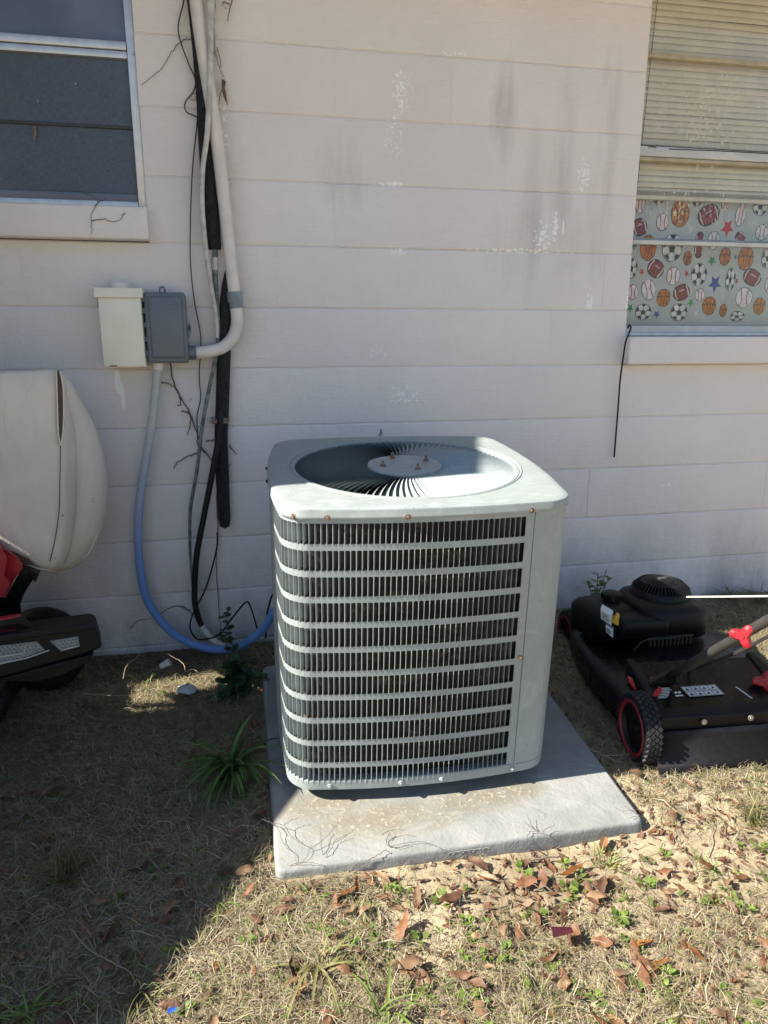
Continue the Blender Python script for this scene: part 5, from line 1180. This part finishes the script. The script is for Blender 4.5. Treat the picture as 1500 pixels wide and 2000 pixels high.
for (u, v) in wpx:
    p = onZ((u, v), 0); 
    if on_pad(p.x, p.y, .02): continue
    o = link(bpy.data.objects.new('weed', R.choice(wm))); o.location = (p.x, p.y, gz(p.x, p.y)); o.rotation_euler.z = R.uniform(0, 6.28); k = R.uniform(.45, 1.0); o.scale = (k, k, k)
    tag(o, 'small bright green weed sprouting '+zone(p.x, p.y), 'weed', WG+', '+zone(p.x, p.y))

# ------------------------------------------------------------------ leaf litter, straw, twigs
lm = []
for k in range(12):
    L_ = R.uniform(.045, .066); w = R.uniform(.0085, .0125); curl = R.uniform(-.9, 1.1); fold = R.uniform(-.5, .7); tw = R.uniform(-1.0, 1.0); V = []; F = []; nl = 8
    for i in range(nl+1):
        t = i/nl; ww = w*(math.sin(math.pi*(t*.94+.03))**.75)*(1+.12*math.sin(t*19+k)); x = L_*(t-.5); z = .05*curl*(t-.5)**2*L_/.06+.002*math.sin(t*9+k)
        for q in (-1, -.5, 0, .5, 1): V.append((x, q*ww*math.cos(tw*(t-.5)), z+fold*ww*q*q*.8+q*ww*math.sin(tw*(t-.5))))
    for i in range(nl):
        for q in range(4): F.append((i*5+q, (i+1)*5+q, (i+1)*5+q+1, i*5+q+1))
    V.append((L_*.5+.012, 0, V[nl*5+2][2])); F.append((nl*5+1, nl*5+3, len(V)-1))
    o = mesh('dry_leaf', V, F, ['leaf1', 'leaf2', 'leaf3', 'leaf4', 'leaf1', 'leaf3', 'leaf2', 'leaf3', 'leaf1', 'leaf1', 'leaf3', 'leaf2'][k], None, True); zmin = min(v[2] for v in V); lm.append((o.data, zmin)); COL.objects.unlink(o); bpy.data.objects.remove(o)
LG = 'dry leaves lying on the yard'
LOOK = {'oak_leaf_rust': 'rust brown', 'oak_leaf_tan': 'tan', 'oak_leaf_dark': 'dark brown', 'oak_leaf_orange': 'orange brown'}
def put_leaf(u, v, k=None, ang=None, sc=None, z=None, label=None, lift=0.0):
    p = onZ((u, v), .005); zz = (gz(p.x, p.y) if z is None else z)
    me, zm = lm[R.randrange(12) if k is None else k]; s_ = R.uniform(.34, .92) if sc is None else sc*.82
    o = link(bpy.data.objects.new('dry_leaf', me)); o.scale = (s_, s_*R.uniform(.85, 1.2), s_); o.rotation_euler = (R.gauss(0, .3), R.gauss(0, .22), R.uniform(0, 6.28) if ang is None else ang)
    o.location = (p.x, p.y, zz-zm*s_+R.uniform(.004, .016)+lift)
    return tag(o, label or 'small %s dry leaf lying %s' % (LOOK[me.materials[0].name], zone(p.x, p.y)), 'leaf', LG if label else LG+', '+LOOK[me.materials[0].name]+' '+zone(p.x, p.y))
KEY = [(670, 1735, 3, .1, 1.15, 'glossy orange leaf standing against the pad front near its left corner'), (1028, 1708, 0, .05, 1.15, 'flat rust leaf on bare sand below the pad lettering'), (1170, 1735, 1, -.3, 1.1, 'tan leaf on sand right of the green weed cluster'), (805, 1868, 1, .15, 1.3, 'wide tan leaf pair at the lower middle of the yard'),
       (1125, 1815, 4, 1.2, 1.1, 'upright curled rust leaf in the sunny sand'), (1085, 1840, 0, .1, 1.3, 'long rust leaf beside the dark red scrap'), (1285, 1865, 3, .3, 1.1, 'orange leaf lying in the sand at lower right'), (325, 1772, 1, 0, 1.2, 'flat tan leaf in the shade left of the light edge'), (280, 1695, 2, .6, 1.2, 'dark brown leaf cluster piece in the shade left of the pad'),
       (215, 1815, 0, 1.0, 1.3, 'long brown leaf with a white speck in the shade'), (195, 1755, 1, .05, .9, 'small flat tan leaf right of the olive tuft'), (40, 1560, 2, .2, 1.4, 'large dark brown leaf at the left edge in shade'), (100, 1550, 2, .5, 1.3, 'dark brown leaf beside the large one at the left edge'), (480, 1700, 1, .3, 1.1, 'pale tan leaf at the pad corner on the light edge'),
       (510, 1588, 0, .2, 1.0, 'brown leaf against the pad left side'), (1240, 1520, 1, 1.4, 1.2, 'tan leaf leaning by the mower wheel'), (1285, 1500, 0, 1.2, 1.2, 'rust leaf standing before the mower flap'), (1180, 1635, 0, .9, 1.0, 'rust leaf beside the pad right front corner'), (1060, 1700, 5, 1.2, 1.2, 'curled tan leaf in the leaf pile below the pad'), (1120, 1680, 3, .2, 1.2, 'rust leaf at the pad foot in the leaf pile'),
       (1380, 1680, 4, 1.4, .9, 'small curled rust leaf standing in the sand right'), (1260, 1885, 4, 1.5, 1, 'dark rust leaf standing on its edge at the lower right'), (880, 1740, 0, .2, 1.2, 'rust leaf in the twigs below the pad'), (785, 1800, 4, 1.0, 1.2, 'rust leaf pile piece left of the sunny weeds')]
for (u, v, k, a, sc, lb) in KEY: put_leaf(u, v, k, a, sc*1.1, None, lb, .004)
n_ = 0
while n_ < 260:
    u = R.uniform(-40, 1540); v = 1490+520*R.random()**.8
    if R.random() > (1.0 if 560 < u < 1200 and 1690 < v < 1900 else .55 if u > 900 else .5): continue
    p = onZ((u, v), 0)
    if on_pad(p.x, p.y, .015): continue
    put_leaf(u, v); n_ += 1
for i in range(26):
    u = R.uniform(0, 520); v = R.uniform(1330, 1500); put_leaf(u, v)
# crumbs of leaf: stuff
mb_ = MB()
for i in range(13000):
    x, y = R.uniform(-1.15, 1.75), R.uniform(-1.75, -.02)
    if on_pad(x, y, .004): continue
    z = gz(x, y)+R.uniform(.001, .008); L_ = R.uniform(.004, .016); w = L_*R.uniform(.2, .5); a = R.uniform(0, 6.28); c, s_ = math.cos(a), math.sin(a); t1, t2 = R.gauss(0, .4), R.gauss(0, .4)
    mb_.add([(x+p*c-q*s_, y+p*s_+q*c, z+p*t1+q*t2) for p, q in ((-L_, 0), (0, -w), (L_, 0), (0, w))], [(0, 1, 2, 3)], R.randrange(3))
tag(mb_.build('leaf_litter', ['leaf1', 'leaf2', 'leaf3'], None, False), 'crumbled bits of brown leaf over the yard', 'leaf litter', kind='stuff')
# straw: matted dead grass
V = []; F = []; Cc = []
def dens(x, y):
    d = .66+.9*noise.noise((x*2.6+4, y*2.6, 1.7))+.35*noise.noise((x*9, y*9, 4))
    if y > -.28: d -= .4*sst(-.28, -.05, y)
    if x > .55 and y < -1.15: d -= .22
    if x < .55 and y < -1.40: d += .12
    if x < -.1: d += .3
    if .0 < x < .4 and -1.42 < y < -1.22: d -= .55
    if x > 1.0 and y > -.8: d += .4
    return min(1, max(.05, d))
cnt = 0; tries = 0
while cnt < 110000 and tries < 700000:
    tries += 1
    x, y = R.uniform(-1.25, 1.9), R.uniform(-1.8, -.02)
    if R.random() > dens(x, y) or on_pad(x, y, -.004): continue
    cl = noise.noise((x*5, y*5, 8))
    az = R.uniform(0, 6.28)*.75+cl*3; L_ = R.uniform(.014, .062)*(1.35 if x < -.1 else 1); w = R.uniform(.00035, .0009); bend = R.gauss(0, 1.4); lift = abs(R.gauss(0, .006))+(.012 if R.random() < .12 else 0)
    k = R.random(); base = (.39, .31, .19) if k < .38 else (.60, .52, .36) if k < .58 else (.17, .12, .075) if k < .84 else (.25, .31, .085)
    f = R.uniform(.6, 1.1); base = tuple(c*f for c in base)
    px_, py_ = x, y; z0 = gz(x, y)+R.uniform(.0, .010); n0 = len(V); a = az; ok = True; pts = []
    for i in range(5):
        t = i/4; pts.append((px_, py_, z0+lift*math.sin(math.pi*min(1, t*R.uniform(.9, 1.05)))+.001, a)); px_ += L_/4*math.cos(a); py_ += L_/4*math.sin(a); a += bend/4
        if on_pad(px_, py_, .003): ok = False; break
    if not ok: continue
    for i, (X, Y_, Z, a) in enumerate(pts):
        ww = w*(1-.7*(i/4)); V += [(X-math.sin(a)*ww, Y_+math.cos(a)*ww, Z), (X+math.sin(a)*ww, Y_-math.cos(a)*ww, Z+ww*.5)]; Cc += [base, base]
    F += [(n0+2*i, n0+2*i+1, n0+2*i+3, n0+2*i+2) for i in range(4)]; cnt += 1
tag(mesh('dead_grass', V, F, 'straw', None, True, cols=Cc), 'matted dry straw coloured grass over the yard', 'grass', kind='stuff')
# pebbles and crumbs of soil
mb_ = MB(); ico = [(0, 0, 1), (.9, 0, .1), (.2, .9, 0), (-.8, .5, .1), (-.7, -.6, 0), (.3, -.9, .1), (0, 0, -.8)]; icf = [(0, 1, 2), (0, 2, 3), (0, 3, 4), (0, 4, 5), (0, 5, 1), (6, 2, 1), (6, 3, 2), (6, 4, 3), (6, 5, 4), (6, 1, 5)]
for i in range(3500):
    x, y = R.uniform(-1.15, 1.75), R.uniform(-1.75, 0)
    if on_pad(x, y, 0): continue
    r_ = abs(R.gauss(0, .0022))+.0008; z = gz(x, y); mb_.add([(x+a*r_*R.uniform(.7, 1.3), y+b*r_*R.uniform(.7, 1.3), z+c*r_*.8) for a, b, c in ico], icf)
tag(mb_.build('gravel', 'sand', None, False), 'small crumbs of sand and soil over the yard', 'gravel', kind='stuff')

# twigs on and round the pad
def twig(label, paths, mat='vine', r=.0015):
    s = MB()
    for P in paths:
        pts = [onPad((u, v), h) for u, v, h in P]; q = spline(pts, 5); q = [v+Vector((R.gauss(0, .0008), R.gauss(0, .0008), R.gauss(0, .0008))) for v in q]; s.tube(q, [r*.46*(1-.5*i/len(q)) for i in range(len(q))], 5)
    return tag(s.build('twig', mat, None, True), label, 'twig')
twig('branching dead twig at the front left corner of the pad', [[(512, 1600, .02), (530, 1608, .02), (545, 1620, .015), (552, 1645, .006), (575, 1670, .006), (579, 1690, .002)], [(530, 1608, .02), (555, 1612, .02), (565, 1628, .012), (577, 1640, .012), (582, 1645, .012), (604, 1658, .008), (598, 1675, .006), (582, 1690, .0)], [(555, 1612, .02), (568, 1602, .022), (583, 1597, .025)], [(604, 1658, .01), (630, 1642, .015), (648, 1622, .025), (662, 1605, .03)], [(565, 1690, 0), (590, 1684, .01), (612, 1684, .01), (632, 1690, 0)]], 'vine', .0016)
twig('curved dead twig near the front edge of the pad left of centre', [[(632, 1690, -.02), (638, 1672, .004), (648, 1655, .008), (655, 1642, .01), (668, 1634, .012), (677, 1630, .014)], [(632, 1690, -.02), (629, 1660, .008), (626, 1630, .02), (625, 1615, .028)]], 'vine', .0018)
twig('forked dead twig hooked over the pad front edge by the lettering', [[(745, 1632, .02), (757, 1624, .02), (775, 1620, .022), (788, 1622, .024)], [(762, 1627, .012), (755, 1640, .006), (758, 1652, .004), (775, 1650, .008), (800, 1645, .008), (830, 1644, .008), (850, 1652, .006), (872, 1668, -.005), (882, 1684, -.03)], [(758, 1652, .004), (780, 1655, .006), (800, 1648, .008)]], 'vine', .0017)
twig('angled dead twig leaning on the pad front face', [[(685, 1700, -.02), (722, 1678, .004), (742, 1668, .008), (752, 1660, .012), (765, 1668, .0), (790, 1695, -.03)]], 'vine', .0019)
twig('branched dead twig on the pad right of the lettering', [[(1032, 1652, -.005), (1030, 1632, .006), (1038, 1624, .008), (1052, 1624, .008), (1072, 1632, .006), (1092, 1648, -.02)], [(1044, 1620, .01), (1035, 1605, .016), (1029, 1590, .024)], [(1060, 1624, .012), (1070, 1616, .016), (1083, 1612, .02)], [(1044, 1620, .01), (1030, 1610, .014), (1024, 1605, .016)]], 'vine', .0017)
twig('thin dead twig reaching over the pad right front corner', [[(1262, 1598, .0), (1245, 1590, .008), (1230, 1582, .012), (1218, 1584, .012), (1203, 1578, .016)], [(1236, 1586, .01), (1225, 1576, .016), (1220, 1574, .02)], [(1258, 1596, .0), (1240, 1595, .006), (1232, 1598, .008)]], 'vine', .0014)
twig('pale forked twig lying from the mower wheel onto the pad shadow', [[(1232, 1472, .0), (1215, 1474, .01), (1178, 1474, .01), (1150, 1460, .008), (1120, 1448, .008), (1088, 1440, .01)], [(1106, 1444, .01), (1108, 1428, .02), (1110, 1413, .03)], [(1178, 1474, .01), (1195, 1482, .006), (1215, 1490, .0)]], 'palevine', .0020)
twig('bleached bent twig standing in shade under the wall', [[(240, 1326, .02), (247, 1300, .02), (262, 1288, .03), (275, 1275, .05), (281, 1269, .06)]], 'palevine', .0024)
twig('bleached forked twig over the sunlit patch near the wall', [[(160, 1355, .01), (240, 1358, .01), (290, 1345, .012), (330, 1332, .02), (362, 1312, .03)], [(362, 1312, .03), (358, 1296, .03), (340, 1284, .04), (328, 1277, .05)], [(362, 1312, .03), (380, 1308, .02), (395, 1325, .01)]], 'palevine', .0024)
twig('thick grey stick lying under the pad front edge', [[(1030, 1680, -.03), (1060, 1676, -.028), (1092, 1674, -.028)]], 'twig', .007)
twig('grey forked root along the ground left of the pad', [[(400, 1612, -.02), (440, 1630, -.02), (470, 1650, -.02), (495, 1672, -.025)], [(440, 1630, -.02), (470, 1640, -.018), (498, 1655, -.02)]], 'palevine', .003)
twig('long dry stem curving over the shaded grass at the bottom', [[(140, 1815, 0), (170, 1850, .005), (220, 1880, .005), (255, 1900, .0), (270, 1935, -.01)]], 'palevine', .0026)
for i in range(60):                              # loose thin stems
    u, v = R.uniform(0, 1500), R.uniform(1560, 2000); p = onZ((u, v), 0)
    if on_pad(p.x, p.y, .04): continue
    L_ = R.uniform(.04, .11); a = R.uniform(0, 6.28); P = []; x, y = p.x, p.y
    for k in range(5):
        P.append(Vector((x, y, gz(x, y)+.006+.012*math.sin(math.pi*k/4)*R.random()))); x += L_/4*math.cos(a); y += L_/4*math.sin(a); a += R.gauss(0, .35)
    if any(on_pad(q.x, q.y, .01) for q in P): continue
    s = MB(); s.tube(P, R.uniform(.0009, .0019), 5); tag(s.build('twig', R.choice(('twig', 'palevine', 'vine')), None, True), 'thin dry stem lying loose '+zone(p.x, p.y), 'twig', 'loose dry stems '+zone(p.x, p.y))
# litter
p = onZ((314, 1308), .04); s = MB(); s.lathe([(.0, .0), (.009, .0), (.010, .003), (.013, .034), (.014, .036), (.011, .035), (.008, .005)], 16, mat=Matrix.Translation((p.x, p.y, p.z+.012)) @ Matrix.Rotation(rad(65), 4, 'Y')); tag(s.build('plastic_tube', 'trashwhite', None), 'short white plastic tube lying in shade below the blue conduit', 'tube')
p = onZ((1098, 1822), .012)
s = MB(); s.add([(p.x-.022, p.y-.008, p.z), (p.x+.02, p.y-.010, p.z+.006), (p.x+.024, p.y+.008, p.z+.002), (p.x-.02, p.y+.012, p.z+.008), (p.x+.004, p.y, p.z+.002)], [(0, 1, 4), (1, 2, 4), (2, 3, 4), (3, 0, 4)]); tag(s.build('wrapper_scrap', 'trashred', None, False), 'dark red wrapper scrap in the sunny dead grass', 'litter')
p = onZ((365, 1345), .04); s = MB(); pts = [(R.uniform(-1, 1), R.uniform(-1, 1)) for _ in range(3)]
s.lathe([(0, .014), (.016, .011), (.028, .004), (.032, -.006)], 9, mat=Matrix.Translation(p)); s.V = [v+Vector((R.gauss(0, .003), R.gauss(0, .003), R.gauss(0, .002))) for v in s.V]; tag(s.build('stone', 'trashwhite', None, True), 'pale stone in the sunlit patch near the wall', 'stone')
p = onZ((336, 1976), .01); s = MB(); s.add([(p.x-.008, p.y-.003, p.z), (p.x+.008, p.y-.002, p.z+.003), (p.x+.009, p.y+.005, p.z+.004), (p.x-.007, p.y+.004, p.z+.005)], [(0, 1, 2, 3)]); tag(s.build('plastic_scrap', 'trashblue', None, False), 'tiny blue plastic scrap in the grass at the bottom', 'litter')
